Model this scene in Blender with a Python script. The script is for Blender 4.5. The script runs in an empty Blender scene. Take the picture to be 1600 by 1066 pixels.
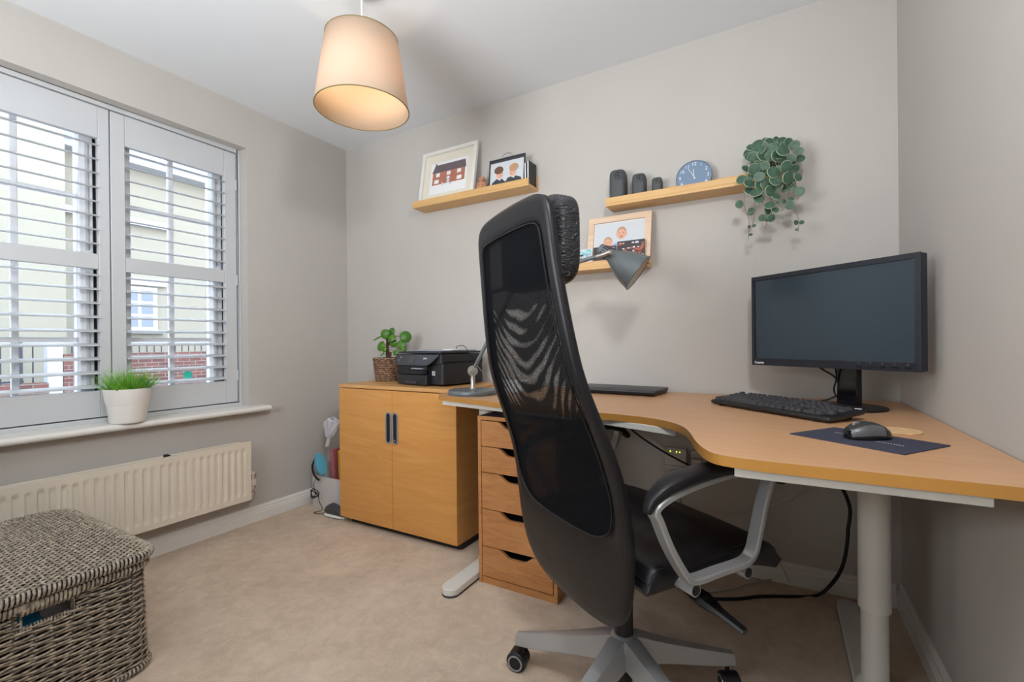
import bpy, bmesh, math, random
from mathutils import Vector, Matrix, Euler, noise
random.seed(7)
PI = math.pi
SC = bpy.context.scene
COL = SC.collection

# ------------------------------------------------------------------ camera
CAM = Vector((2.63514, -2.24963, 1.02035))
FOC, YAW, HY, PITCH, ROLL = 717.525, 0.520843, 537.31, -0.00134, -0.00954
_R = Vector((math.cos(YAW), math.sin(YAW), 0)); _F = Vector((-math.sin(YAW), math.cos(YAW), 0)); _U = Vector((0, 0, 1))
F2 = _F*math.cos(PITCH) + _U*math.sin(PITCH); U2 = _U*math.cos(PITCH) - _F*math.sin(PITCH)
R3 = _R*math.cos(ROLL) + U2*math.sin(ROLL); U3 = U2*math.cos(ROLL) - _R*math.sin(ROLL)
cd = bpy.data.cameras.new('camera'); cam = bpy.data.objects.new('camera', cd); COL.objects.link(cam)
m = Matrix((R3, U3, -F2)).transposed().to_4x4(); m.translation = CAM
cam.matrix_world = m
cd.sensor_width = 36; cd.lens = FOC*36/1600; cd.shift_y = (HY-533)/1600; cd.clip_start = .02; cd.clip_end = 200
SC.camera = cam

# ------------------------------------------------------------------ world, lights, exposure
W = bpy.data.worlds.new('world'); SC.world = W; W.use_nodes = True
wn = W.node_tree.nodes; wl = W.node_tree.links; wn.clear()
bg = wn.new('ShaderNodeBackground'); wo = wn.new('ShaderNodeOutputWorld')
tc = wn.new('ShaderNodeTexCoord'); sx = wn.new('ShaderNodeSeparateXYZ'); cr = wn.new('ShaderNodeValToRGB')
wl.new(tc.outputs['Generated'], sx.inputs[0]); wl.new(sx.outputs['Z'], cr.inputs[0]); wl.new(cr.outputs[0], bg.inputs[0]); wl.new(bg.outputs[0], wo.inputs[0])
cr.color_ramp.elements[0].color = (.75, .85, 1, 1); cr.color_ramp.elements[1].color = (.55, .74, 1, 1)
bg.inputs[1].default_value = 8.5
SC.view_settings.view_transform = 'Standard'; SC.view_settings.look = 'None'
SC.view_settings.gamma = 1; SC.view_settings.exposure = 0.0

def light(name, kind, loc, energy, color=(1, 1, 1), size=.1, to=None, size_y=None):
    d = bpy.data.lights.new(name, kind); d.energy = energy; d.color = color
    if kind == 'AREA':
        d.size = size
        if size_y: d.shape = 'RECTANGLE'; d.size_y = size_y
    elif kind == 'SUN': d.angle = size
    else: d.shadow_soft_size = size
    o = bpy.data.objects.new(name, d); COL.objects.link(o); o.location = loc
    if to is not None: o.rotation_euler = (Vector(to)-Vector(loc)).to_track_quat('-Z', 'Y').to_euler()
    return o
sun = light('sun', 'SUN', (0, 0, 8), .5, (1, .96, .9), .02, to=(-5.2, 1.6, 0))
bounce = light('bounce_fill', 'AREA', (1.50, -2.9, 1.35), 52, (.90, .95, 1), .9, to=(1.5, -2.1, 2.4))  # added soft fill behind the camera, aimed up to brighten ceiling and walls
flash = light('camera_flash', 'AREA', (2.76, -2.02, 1.98), 16, (.97, .985, 1), .18, to=(1.0, -.6, 1.2))
pt = bpy.data.lights.new('window_portal', 'AREA'); pt.shape = 'RECTANGLE'; pt.size = 1.5; pt.size_y = 1.25; pt.cycles.is_portal = True
po = bpy.data.objects.new('window_portal', pt); COL.objects.link(po); po.location = (-.26, -1.32, 1.42); po.rotation_euler = (PI/2, 0, -PI/2)

# ------------------------------------------------------------------ pixel helpers (measurements taken on the 1600x1066 photograph)
def ray(x, y): return F2 + R3*((x-800)/FOC) - U3*((y-HY)/FOC)
def on(ax, v, x, y):
    d = ray(x, y); t = (v-CAM[ax])/d[ax]; return CAM + d*t
def at(x, y, depth): return CAM + ray(x, y)*depth

# ------------------------------------------------------------------ materials
def lin(c):
    return tuple(((v/255)/12.92 if v/255 <= .04045 else ((v/255+.055)/1.055)**2.4) for v in c[:3]) + (1,)
MATS = {}
def base_mat(name):
    mt = bpy.data.materials.new(name); mt.use_nodes = True
    b = mt.node_tree.nodes['Principled BSDF']; MATS[name] = mt
    return mt, mt.node_tree.nodes, mt.node_tree.links, b
def mat(name, c, rough=.5, metal=0, var=.0, vs=8, bump=0, bs=200, stretch=(1, 1, 1), c2=None, coat=0, spec=None, detail=4):
    mt, n, l, b = base_mat(name)
    c1 = lin(c); b.inputs['Base Color'].default_value = c1
    b.inputs['Roughness'].default_value = rough; b.inputs['Metallic'].default_value = metal
    if coat: b.inputs['Coat Weight'].default_value = coat; b.inputs['Coat Roughness'].default_value = .15
    if spec is not None: b.inputs['Specular IOR Level'].default_value = spec
    t = n.new('ShaderNodeTexCoord'); mp = n.new('ShaderNodeMapping'); mp.inputs['Scale'].default_value = stretch
    l.new(t.outputs['Object'], mp.inputs[0])
    nz = n.new('ShaderNodeTexNoise'); nz.inputs['Scale'].default_value = vs; nz.inputs['Detail'].default_value = detail
    l.new(mp.outputs[0], nz.inputs['Vector'])
    r = n.new('ShaderNodeValToRGB'); l.new(nz.outputs['Fac'], r.inputs[0])
    cc = lin(c2) if c2 else tuple(x*(1-max(var, .02)) for x in c1[:3]) + (1,)
    r.color_ramp.elements[0].position = .35; r.color_ramp.elements[1].position = .65
    r.color_ramp.elements[0].color = cc; r.color_ramp.elements[1].color = c1
    l.new(r.outputs[0], b.inputs['Base Color'])
    if bump:
        nb = n.new('ShaderNodeTexNoise'); nb.inputs['Scale'].default_value = bs; nb.inputs['Detail'].default_value = 3
        l.new(mp.outputs[0], nb.inputs['Vector'])
        bp = n.new('ShaderNodeBump'); bp.inputs['Strength'].default_value = bump; bp.inputs['Distance'].default_value = .002
        l.new(nb.outputs['Fac'], bp.inputs['Height']); l.new(bp.outputs[0], b.inputs['Normal'])
    return mt
def wood(name, c, c2, stretch, rough=.42, scale=14, fine=90, amt=.35):
    mt, n, l, b = base_mat(name)
    t = n.new('ShaderNodeTexCoord'); mp = n.new('ShaderNodeMapping'); mp.inputs['Scale'].default_value = stretch
    l.new(t.outputs['Object'], mp.inputs[0])
    a = n.new('ShaderNodeTexNoise'); a.inputs['Scale'].default_value = scale; a.inputs['Detail'].default_value = 5; a.inputs['Distortion'].default_value = 1.2
    f = n.new('ShaderNodeTexNoise'); f.inputs['Scale'].default_value = fine; f.inputs['Detail'].default_value = 2
    l.new(mp.outputs[0], a.inputs['Vector']); l.new(mp.outputs[0], f.inputs['Vector'])
    mx = n.new('ShaderNodeMix'); mx.inputs[0].default_value = amt
    l.new(a.outputs['Fac'], mx.inputs[2]); l.new(f.outputs['Fac'], mx.inputs[3])
    r = n.new('ShaderNodeValToRGB'); l.new(mx.outputs[0], r.inputs[0])
    r.color_ramp.elements[0].position = .34; r.color_ramp.elements[1].position = .66
    r.color_ramp.elements[0].color = lin(c2); r.color_ramp.elements[1].color = lin(c)
    l.new(r.outputs[0], b.inputs['Base Color']); b.inputs['Roughness'].default_value = rough
    bp = n.new('ShaderNodeBump'); bp.inputs['Strength'].default_value = .08; bp.inputs['Distance'].default_value = .001
    l.new(f.outputs['Fac'], bp.inputs['Height']); l.new(bp.outputs[0], b.inputs['Normal'])
    return mt
def emit(name, c, s):
    mt, n, l, b = base_mat(name); b.inputs['Base Color'].default_value = lin(c)
    b.inputs['Emission Color'].default_value = lin(c); b.inputs['Emission Strength'].default_value = s
    return mt

mat('wall_paint', (192, 187, 181), .85, var=.03, vs=3, bump=.08, bs=500)
mat('ceiling_paint', (232, 235, 238), .9, var=.02, vs=2)
mat('white_gloss', (226, 223, 217), .35, var=.02)
mat('shutter_white', (200, 202, 204), .4, var=.02)
mat('frame_upvc', (238, 240, 244), .3, var=.01)
mat('rad_white', (222, 212, 196), .4, var=.02)
wood('wood_cabinet', (214, 156, 88), (200, 138, 70), (1, 1, 9), scale=3)
wood('wood_cabinet_top', (212, 164, 106), (196, 144, 86), (1, 9, 1), scale=3)
wood('wood_desk', (202, 158, 118), (190, 144, 104), (1, 9, 9), scale=3, rough=.4)
mat('desk_edge', (182, 130, 62), .35, var=.08)
wood('wood_oak', (200, 142, 88), (172, 114, 66), (2, 2, 12), scale=4)
wood('bamboo', (220, 180, 122), (204, 158, 98), (1.5, 25, 25), scale=3)
mat('black_plinth', (22, 22, 26), .6)
mat('metal_white', (214, 212, 204), .4, var=.02)
mat('alu', (150, 151, 151), .34, metal=.75, var=.03)
mat('alu_matt', (172, 173, 174), .36, metal=.5, var=.03)
mat('chrome', (205, 205, 205), .18, metal=1)
mat('black_plastic', (20, 20, 23), .42, var=.05)
mat('black_matt', (16, 17, 20), .6)
mat('key_plastic', (60, 60, 64), .5)
mat('black_gloss', (13, 14, 18), .12)
mat('screen_dark', (46, 59, 68), .22, var=.0)
mat('bezel', (27, 30, 40), .35)
mat('dark_grey_plastic', (62, 62, 66), .45, var=.04)
mat('printer_panel', (48, 48, 52), .35)
mat('silver_trim', (168, 172, 180), .3, metal=.6)
mat('lamp_grey', (104, 110, 112), .38, metal=.25, var=.03)
mat('lamp_nickel', (178, 172, 164), .3, metal=.8)
mat('lamp_inside', (225, 220, 214), .5)
mat('orn_grey', (76, 78, 80), .6, var=.08, vs=20)
mat('orn_dark', (58, 60, 63), .5)
mat('clock_blue', (116, 138, 162), .5, var=.02)
mat('text_white', (235, 235, 232), .5)
mat('text_grey', (150, 152, 156), .5)
mat('paper', (232, 232, 232), .7)
mat('mount_cream', (222, 216, 200), .8)
mat('pot_white', (232, 228, 222), .35, var=.02)
mat('soil', (58, 42, 30), .95, bump=.6, bs=120)
mat('grass_blade', (150, 205, 62), .5, c2=(70, 150, 40), vs=30)
mat('leaf_pilea', (84, 134, 34), .35, c2=(54, 102, 24), vs=30)
mat('stem_brown', (86, 58, 44), .8)
mat('stem_green', (120, 110, 70), .7)
mat('leaf_dark', (74, 104, 84), .5, c2=(52, 80, 64), vs=40)
mat('leaf_rim', (150, 166, 136), .55)
mat('rope_brown', (146, 112, 88), .8, c2=(86, 60, 46), vs=60, bump=.5, bs=300)
mat('rope_light', (172, 140, 114), .8, c2=(120, 90, 68), vs=60, bump=.5, bs=300)
mat('wicker', (186, 172, 152), .65, c2=(116, 104, 92), vs=75, bump=.3, bs=500)
mat('wicker_dark', (96, 88, 80), .8, c2=(52, 46, 42), vs=30)
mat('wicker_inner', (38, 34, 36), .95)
mat('teal_cloth', (30, 120, 160), .8, bump=.3, bs=90)
mat('beech_pale', (226, 200, 172), .5, c2=(214, 184, 156), vs=6, stretch=(1, 8, 8))
mat('cream_box', (205, 200, 198), .7)
mat('bag_white', (205, 205, 212), .35, bump=.4, bs=30)
mat('teal', (86, 164, 190), .45)
mat('yellow_card', (196, 156, 30), .5)
mat('pink_card', (170, 96, 104), .5)
mat('pad_navy', (52, 54, 72), .85, bump=.3, bs=900)
mat('cork', (222, 188, 142), .75, c2=(206, 168, 120), vs=60)
mat('mouse_grey', (96, 98, 100), .35, metal=.3)
mat('mouse_top', (44, 46, 46), .45)
mat('socket_white', (206, 200, 194), .4)
mat('cable_white', (190, 184, 178), .5)
mat('sky_render', (130, 123, 107), .9, var=.03, vs=2)
mat('brick', (150, 92, 74), .9, c2=(110, 66, 54), vs=40)
mat('ext_white', (162, 163, 166), .6)
mat('cord_white', (236, 236, 236), .5)
mat('ext_glass', (92, 100, 112), .1)
mat('ext_grey', (120, 120, 126), .8)
mat('rail_black', (30, 30, 38), .5)
mat('gravel', (160, 156, 150), .95, c2=(84, 80, 80), vs=14, detail=8)
mat('road', (110, 110, 110), .95, var=.1)
mat('mint', (110, 220, 200), .5)
emit('led_green', (190, 230, 60), 2.5)
emit('bulb', (255, 226, 180), 2.5)

# carpet pile: broad brushed patches, fine fibre speckle
mt, n, l, b = base_mat('carpet')
b.inputs['Roughness'].default_value = .98; b.inputs['Specular IOR Level'].default_value = .1
t = n.new('ShaderNodeTexCoord')
def nzt(sc, det, dist=0):
    q = n.new('ShaderNodeTexNoise'); q.inputs['Scale'].default_value = sc; q.inputs['Detail'].default_value = det; q.inputs['Distortion'].default_value = dist; l.new(t.outputs['Object'], q.inputs['Vector']); return q
n1, n2, n3 = nzt(4.5, 6, .6), nzt(22, 5, .8), nzt(330, 3)
def mxf(a, b_, f):
    q = n.new('ShaderNodeMix'); q.inputs[0].default_value = f; l.new(a, q.inputs[2]); l.new(b_, q.inputs[3]); return q.outputs[0]
fm_ = mxf(mxf(n1.outputs['Fac'], n2.outputs['Fac'], .45), n3.outputs['Fac'], .45)
r_ = n.new('ShaderNodeValToRGB'); l.new(fm_, r_.inputs[0]); r_.color_ramp.elements[0].position = .36; r_.color_ramp.elements[1].position = .62
r_.color_ramp.elements[0].color = lin((184, 163, 143)); r_.color_ramp.elements[1].color = lin((222, 202, 180)); l.new(r_.outputs[0], b.inputs['Base Color'])
bp = n.new('ShaderNodeBump'); bp.inputs['Strength'].default_value = .9; bp.inputs['Distance'].default_value = .004; l.new(mxf(n3.outputs['Fac'], n2.outputs['Fac'], .3), bp.inputs['Height']); l.new(bp.outputs[0], b.inputs['Normal'])

# leather with grain
mt, n, l, b = base_mat('leather')
b.inputs['Base Color'].default_value = lin((17, 16, 20)); b.inputs['Roughness'].default_value = .40; b.inputs['Specular IOR Level'].default_value = .38
t = n.new('ShaderNodeTexCoord'); vo = n.new('ShaderNodeTexVoronoi'); vo.inputs['Scale'].default_value = 420
nz = n.new('ShaderNodeTexNoise'); nz.inputs['Scale'].default_value = 9
l.new(t.outputs['Object'], vo.inputs['Vector']); l.new(t.outputs['Object'], nz.inputs['Vector'])
bp = n.new('ShaderNodeBump'); bp.inputs['Strength'].default_value = .35; bp.inputs['Distance'].default_value = .0006
bp2 = n.new('ShaderNodeBump'); bp2.inputs['Strength'].default_value = .35; bp2.inputs['Distance'].default_value = .006
l.new(vo.outputs['Distance'], bp.inputs['Height']); l.new(nz.outputs['Fac'], bp2.inputs['Height']); l.new(bp2.outputs[0], bp.inputs['Normal'])
l.new(bp.outputs[0], b.inputs['Normal'])
# wrinkled leather of the headrest
mt, n, l, b = base_mat('leather_wrinkled')
b.inputs['Base Color'].default_value = lin((30, 30, 34)); b.inputs['Roughness'].default_value = .3
t = n.new('ShaderNodeTexCoord'); mp = n.new('ShaderNodeMapping'); mp.inputs['Scale'].default_value = (1, 1, 2.6)
nz = n.new('ShaderNodeTexNoise'); nz.inputs['Scale'].default_value = 34; nz.inputs['Detail'].default_value = 4; nz.inputs['Distortion'].default_value = 1.5
l.new(t.outputs['Object'], mp.inputs[0]); l.new(mp.outputs[0], nz.inputs['Vector'])
bp = n.new('ShaderNodeBump'); bp.inputs['Strength'].default_value = 1; bp.inputs['Distance'].default_value = .008
l.new(nz.outputs['Fac'], bp.inputs['Height']); l.new(bp.outputs[0], b.inputs['Normal'])
# see-through mesh cloth
def mesh_cloth(name, lo, hi, folds):
    mt, n, l, b = base_mat(name)
    b.inputs['Base Color'].default_value = lin((6, 8, 13)); b.inputs['Roughness'].default_value = .85; b.inputs['Specular IOR Level'].default_value = .12
    out = n['Material Output']; tr = n.new('ShaderNodeBsdfTransparent'); mx = n.new('ShaderNodeMixShader')
    t = n.new('ShaderNodeTexCoord')
    # folds of the loose inner layer: curved swags that only lie in the middle height of the back
    sp0 = n.new('ShaderNodeSeparateXYZ'); l.new(t.outputs['Object'], sp0.inputs[0])
    def mth(op, a, b=None):
        q = n.new('ShaderNodeMath'); q.operation = op
        for i, v in enumerate((a, b)):
            if v is None: continue
            if isinstance(v, (int, float)): q.inputs[i].default_value = v
            else: l.new(v, q.inputs[i])
        return q.outputs[0]
    nz_ = n.new('ShaderNodeTexNoise'); nz_.inputs['Scale'].default_value = 5; nz_.inputs['Detail'].default_value = 2; l.new(t.outputs['Object'], nz_.inputs['Vector'])
    yy = mth('SUBTRACT', sp0.outputs['Y'], -.02)
    ph = mth('ADD', mth('MULTIPLY', sp0.outputs['Z'], 74.0), mth('ADD', mth('MULTIPLY', mth('MULTIPLY', yy, yy), -330.0), mth('MULTIPLY', nz_.outputs['Fac'], 6.5)))
    sn = mth('SINE', mth('MULTIPLY', ph, 2.2))
    nz2 = n.new('ShaderNodeTexNoise'); nz2.inputs['Scale'].default_value = 9; nz2.inputs['Detail'].default_value = 1; l.new(t.outputs['Object'], nz2.inputs['Vector'])
    gate = n.new('ShaderNodeMapRange'); gate.interpolation_type = 'SMOOTHSTEP'; gate.inputs[1].default_value = 1.135; gate.inputs[2].default_value = 1.10; l.new(sp0.outputs['Z'], gate.inputs[0])
    gate2 = n.new('ShaderNodeMapRange'); gate2.interpolation_type = 'SMOOTHSTEP'; gate2.inputs[1].default_value = .74; gate2.inputs[2].default_value = .90; l.new(sp0.outputs['Z'], gate2.inputs[0])
    val = mth('ADD', mth('MULTIPLY', sn, .36), mth('MULTIPLY', nz2.outputs['Fac'], 1.9))
    fm = mth('MULTIPLY', mth('MULTIPLY', gate.outputs[0], gate2.outputs[0]), mth('MULTIPLY', val, .62))
    cr_ = n.new('ShaderNodeValToRGB'); l.new(fm, cr_.inputs[0])
    cr_.color_ramp.elements[0].position = .58; cr_.color_ramp.elements[1].position = .86
    cr_.color_ramp.elements[0].color = (lo, lo, lo, 1); cr_.color_ramp.elements[1].color = (hi, hi, hi, 1)
    sp = n.new('ShaderNodeTexVoronoi'); sp.inputs['Scale'].default_value = 330
    l.new(t.outputs['Object'], sp.inputs['Vector'])
    ml = n.new('ShaderNodeMath'); ml.operation = 'MULTIPLY'; l.new(cr_.outputs[0], ml.inputs[0])
    mr = n.new('ShaderNodeMapRange'); mr.inputs[1].default_value = 0; mr.inputs[2].default_value = .6; mr.inputs[3].default_value = 1.5; mr.inputs[4].default_value = .3
    l.new(sp.outputs['Distance'], mr.inputs[0]); l.new(mr.outputs[0], ml.inputs[1])
    src = ml.outputs[0]
    if not folds: l.new(mr.outputs[0], ml.inputs[1]); cr_.color_ramp.elements[1].color = (lo, lo, lo, 1)
    l.new(src, mx.inputs[0]); l.new(b.outputs[0], mx.inputs[1]); l.new(tr.outputs[0], mx.inputs[2]); l.new(mx.outputs[0], out.inputs[0])
mesh_cloth('mesh_folds', .045, .42, True)
mesh_cloth('mesh_plain', .04, .04, False)
# lamp shade fabric
mt, n, l, b = base_mat('shade_fabric')
out = n['Material Output']; tl = n.new('ShaderNodeBsdfTranslucent'); mx = n.new('ShaderNodeMixShader'); mx.inputs[0].default_value = .32
b.inputs['Base Color'].default_value = lin((214, 194, 172)); b.inputs['Roughness'].default_value = .9; tl.inputs[0].default_value = lin((244, 206, 158))
wv = n.new('ShaderNodeTexNoise'); wv.inputs['Scale'].default_value = 400; t = n.new('ShaderNodeTexCoord'); l.new(t.outputs['Object'], wv.inputs['Vector'])
bp = n.new('ShaderNodeBump'); bp.inputs['Strength'].default_value = .2; bp.inputs['Distance'].default_value = .001; l.new(wv.outputs['Fac'], bp.inputs['Height']); l.new(bp.outputs[0], b.inputs['Normal'])
l.new(b.outputs[0], mx.inputs[1]); l.new(tl.outputs[0], mx.inputs[2]); l.new(mx.outputs[0], out.inputs[0])
mt, n, l, b = base_mat('mint_film')
out = n['Material Output']; tl = n.new('ShaderNodeBsdfTranslucent'); mx = n.new('ShaderNodeMixShader'); mx.inputs[0].default_value = .6
b.inputs['Base Color'].default_value = lin((130, 230, 212)); tl.inputs[0].default_value = lin((140, 235, 218)); l.new(b.outputs[0], mx.inputs[1]); l.new(tl.outputs[0], mx.inputs[2]); l.new(mx.outputs[0], out.inputs[0])
# clear pane
mt, n, l, b = base_mat('glass')
out = n['Material Output']; tr = n.new('ShaderNodeBsdfTransparent'); gl = n.new('ShaderNodeBsdfGlossy'); gl.inputs['Roughness'].default_value = .02
fr = n.new('ShaderNodeFresnel'); fr.inputs[0].default_value = 1.45; mx = n.new('ShaderNodeMixShader')
l.new(fr.outputs[0], mx.inputs[0]); l.new(tr.outputs[0], mx.inputs[1]); l.new(gl.outputs[0], mx.inputs[2]); l.new(mx.outputs[0], out.inputs[0])
# brick wall outside
mt, n, l, b = base_mat('brickwork')
br = n.new('ShaderNodeTexBrick'); t = n.new('ShaderNodeTexCoord'); mp = n.new('ShaderNodeMapping'); mp.inputs['Rotation'].default_value = (PI/2, 0, PI/2)
sxz = n.new('ShaderNodeSeparateXYZ'); cxz = n.new('ShaderNodeCombineXYZ'); l.new(t.outputs['Object'], sxz.inputs[0]); l.new(sxz.outputs['Y'], cxz.inputs[0]); l.new(sxz.outputs['Z'], cxz.inputs[1])
l.new(cxz.outputs[0], br.inputs['Vector']); br.inputs['Color1'].default_value = lin((98, 58, 48)); br.inputs['Color2'].default_value = lin((72, 44, 38)); br.inputs['Mortar'].default_value = lin((112, 104, 98))
br.inputs['Scale'].default_value = 1; br.inputs['Brick Width'].default_value = .225; br.inputs['Row Height'].default_value = .075; br.inputs['Mortar Size'].default_value = .006
l.new(br.outputs[0], b.inputs['Base Color']); b.inputs['Roughness'].default_value = .9

# ------------------------------------------------------------------ mesh builder
class MB:
    def __init__(s): s.v = []; s.f = []; s.mi = []; s.cur = 0
    def add(s, vs, fs):
        o = len(s.v); s.v += [tuple(v) for v in vs]; s.f += [[o+i for i in f] for f in fs]; s.mi += [s.cur]*len(fs); return s
    def box(s, a, b, rz=0, M=None):
        x0, x1 = sorted((a[0], b[0])); y0, y1 = sorted((a[1], b[1])); z0, z1 = sorted((a[2], b[2]))
        vs = [Vector((x, y, z)) for z in (z0, z1) for y in (y0, y1) for x in (x0, x1)]
        if M is not None: vs = [M @ v for v in vs]
        return s.add(vs, [(0, 2, 3, 1), (4, 5, 7, 6), (0, 1, 5, 4), (2, 6, 7, 3), (0, 4, 6, 2), (1, 3, 7, 5)])
    def prism(s, poly, z0, z1, M=None):
        n = len(poly); vs = [Vector((x, y, z0)) for x, y in poly] + [Vector((x, y, z1)) for x, y in poly]
        if M is not None: vs = [M @ v for v in vs]
        return s.add(vs, [list(range(n))[::-1], list(range(n, 2*n))] + [(i, (i+1) % n, n+(i+1) % n, n+i) for i in range(n)])
    def rings(s, rs, closed_loop=False, cap=True):
        n = len(rs[0]); vs = [p for r in rs for p in r]; fs = []; k = len(rs)
        for i in range(k if closed_loop else k-1):
            a = i*n; b_ = ((i+1) % k)*n
            for j in range(n): fs.append((a+j, a+(j+1) % n, b_+(j+1) % n, b_+j))
        if cap and not closed_loop: fs.append(list(range(n))[::-1]); fs.append(list(range((k-1)*n, k*n)))
        return s.add(vs, fs)
    def tube(s, pts, r, n=8, closed=False, flat=None, up=None):
        pts = [Vector(p) for p in pts]; rs = []; k = len(pts); prev = None
        for i, p in enumerate(pts):
            if closed: tn = pts[(i+1) % k]-pts[i-1]
            else: tn = pts[min(i+1, k-1)]-pts[max(i-1, 0)]
            tn.normalize()
            if up is not None: a = Vector(up); a = (a-tn*a.dot(tn)).normalized()
            elif prev is None:
                a = Vector((0, 0, 1)) if abs(tn.z) < .9 else Vector((1, 0, 0)); a = (a-tn*a.dot(tn)).normalized()
            else: a = (prev-tn*prev.dot(tn)).normalized()
            prev = a; b_ = tn.cross(a); rr = r[i] if isinstance(r, (list, tuple)) else r
            fl = flat if flat else 1
            rs.append([p + a*(math.cos(2*PI*j/n)*rr) + b_*(math.sin(2*PI*j/n)*rr*fl) for j in range(n)])
        return s.rings(rs, closed, True)
    def lathe(s, prof, n=32, M=None, cap=True):
        rs = []
        for r, z in prof:
            ring = [Vector((r*math.cos(2*PI*j/n), r*math.sin(2*PI*j/n), z)) for j in range(n)]
            if M is not None: ring = [M @ v for v in ring]
            rs.append(ring)
        return s.rings(rs, False, cap)
    def grid(s, fn, nu, nv):
        vs = [fn(i/nu, j/nv) for j in range(nv+1) for i in range(nu+1)]
        fs = [(j*(nu+1)+i, j*(nu+1)+i+1, (j+1)*(nu+1)+i+1, (j+1)*(nu+1)+i) for j in range(nv) for i in range(nu)]
        return s.add(vs, fs)
    def poly(s, pts): return s.add(pts, [list(range(len(pts)))])
    def build(s, name, mats, parent=None, bevel=0, seg=2, smooth=35, solid=0, sub=0, fix=True):
        me = bpy.data.meshes.new(name); off = Vector((0, 0, 0)); rot = None
        vs = s.v
        rt = parent
        while rt is not None and not rt.get('_w') and rt.parent is not None: rt = rt.parent
        if rt is not None and rt.get('_w'):
            Mi = ROOTM[rt.name].inverted(); vs = [tuple(Mi @ Vector(v)) for v in s.v]
        me.from_pydata(vs, [], s.f); me.update()
        if fix:
            bm = bmesh.new(); bm.from_mesh(me); bmesh.ops.remove_doubles(bm, verts=bm.verts, dist=1e-6); bmesh.ops.recalc_face_normals(bm, faces=bm.faces)
            bm.to_mesh(me); bm.free()
        for mn in ([mats] if isinstance(mats, str) else mats): me.materials.append(MATS[mn])
        if not isinstance(mats, str) and len(me.polygons) == len(s.mi):
            for p, i in zip(me.polygons, s.mi): p.material_index = i
        if smooth:
            me.shade_smooth(); me.set_sharp_from_angle(angle=math.radians(smooth))
        o = bpy.data.objects.new(name, me); COL.objects.link(o)
        if parent is not None: o.parent = parent
        if solid: md = o.modifiers.new('solid', 'SOLIDIFY'); md.thickness = solid; md.offset = 0
        if bevel: md = o.modifiers.new('bevel', 'BEVEL'); md.width = bevel; md.segments = seg; md.limit_method = 'ANGLE'; md.angle_limit = math.radians(35)
        if sub: md = o.modifiers.new('sub', 'SUBSURF'); md.levels = sub; md.render_levels = sub
        return o
ROOTM = {}
def thing(name, label, cat, loc=(0, 0, 0), rz=0, group=None):
    o = bpy.data.objects.new(name, None); COL.objects.link(o); o.empty_display_size = .05
    o.location = loc; o.rotation_euler = (0, 0, rz); o['label'] = label; o['category'] = cat
    if group: o['group'] = group
    o['_w'] = 1   # parts are written in world metres and moved under the root
    ROOTM[o.name] = Matrix.Translation(Vector(loc)) @ Matrix.Rotation(rz, 4, 'Z')
    return o
def tag(o, label, cat, group=None, kind=None):
    o['label'] = label; o['category'] = cat
    if group: o['group'] = group
    if kind: o['kind'] = kind
    return o
def struct(o): o['kind'] = 'structure'; return o
def text(s, size, M, name, mn, parent, ext=.0003, align='CENTER', bold=0):
    c = bpy.data.curves.new('txt', 'FONT'); c.body = s; c.size = size; c.extrude = ext; c.align_x = align; c.align_y = 'CENTER'; c.offset = bold
    t = bpy.data.objects.new('txt', c); COL.objects.link(t)
    bpy.context.view_layer.update()
    me = bpy.data.meshes.new_from_object(t.evaluated_get(bpy.context.evaluated_depsgraph_get())); bpy.data.objects.remove(t)
    me.name = name
    rt = parent
    while rt is not None and not rt.get('_w') and rt.parent is not None: rt = rt.parent
    if rt is not None: M = ROOTM[rt.name].inverted() @ M
    me.transform(M); me.materials.clear(); me.materials.append(MATS[mn])
    o = bpy.data.objects.new(name, me); COL.objects.link(o); o.parent = parent
    return o
def frameM(o, xa, ya):
    x = Vector(xa).normalized(); y = Vector(ya); y = (y-x*y.dot(x)).normalized(); z = x.cross(y)
    m_ = Matrix((x, y, z)).transposed().to_4x4(); m_.translation = Vector(o); return m_
def cat(pts, n=8, closed=False):
    pts = [Vector(p) for p in pts]; out = []; k = len(pts)
    rng = range(k if closed else k-1)
    for i in rng:
        if closed: p0, p1, p2, p3 = pts[i-1], pts[i], pts[(i+1) % k], pts[(i+2) % k]
        else: p0, p1, p2, p3 = pts[max(i-1, 0)], pts[i], pts[i+1], pts[min(i+2, k-1)]
        for j in range(n):
            t = j/n
            out.append(.5*((2*p1)+(-p0+p2)*t+(2*p0-5*p1+4*p2-p3)*t*t+(-p0+3*p1-3*p2+p3)*t**3))
    if not closed: out.append(pts[-1])
    return out
def rrect(x0, y0, x1, y1, r, n=6):
    out = []
    for cx, cy, a in ((x1-r, y0+r, -90), (x1-r, y1-r, 0), (x0+r, y1-r, 90), (x0+r, y0+r, 180)):
        for k in range(n+1):
            t = math.radians(a+90*k/n); out.append((cx+r*math.cos(t), cy+r*math.sin(t)))
    return out
def interp(tab, z):
    if z <= tab[0][0]: return tab[0][1]
    for (a, x), (b, y) in zip(tab, tab[1:]):
        if z <= b:
            t = (z-a)/(b-a); return x+(y-x)*t
    return tab[-1][1]

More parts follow.
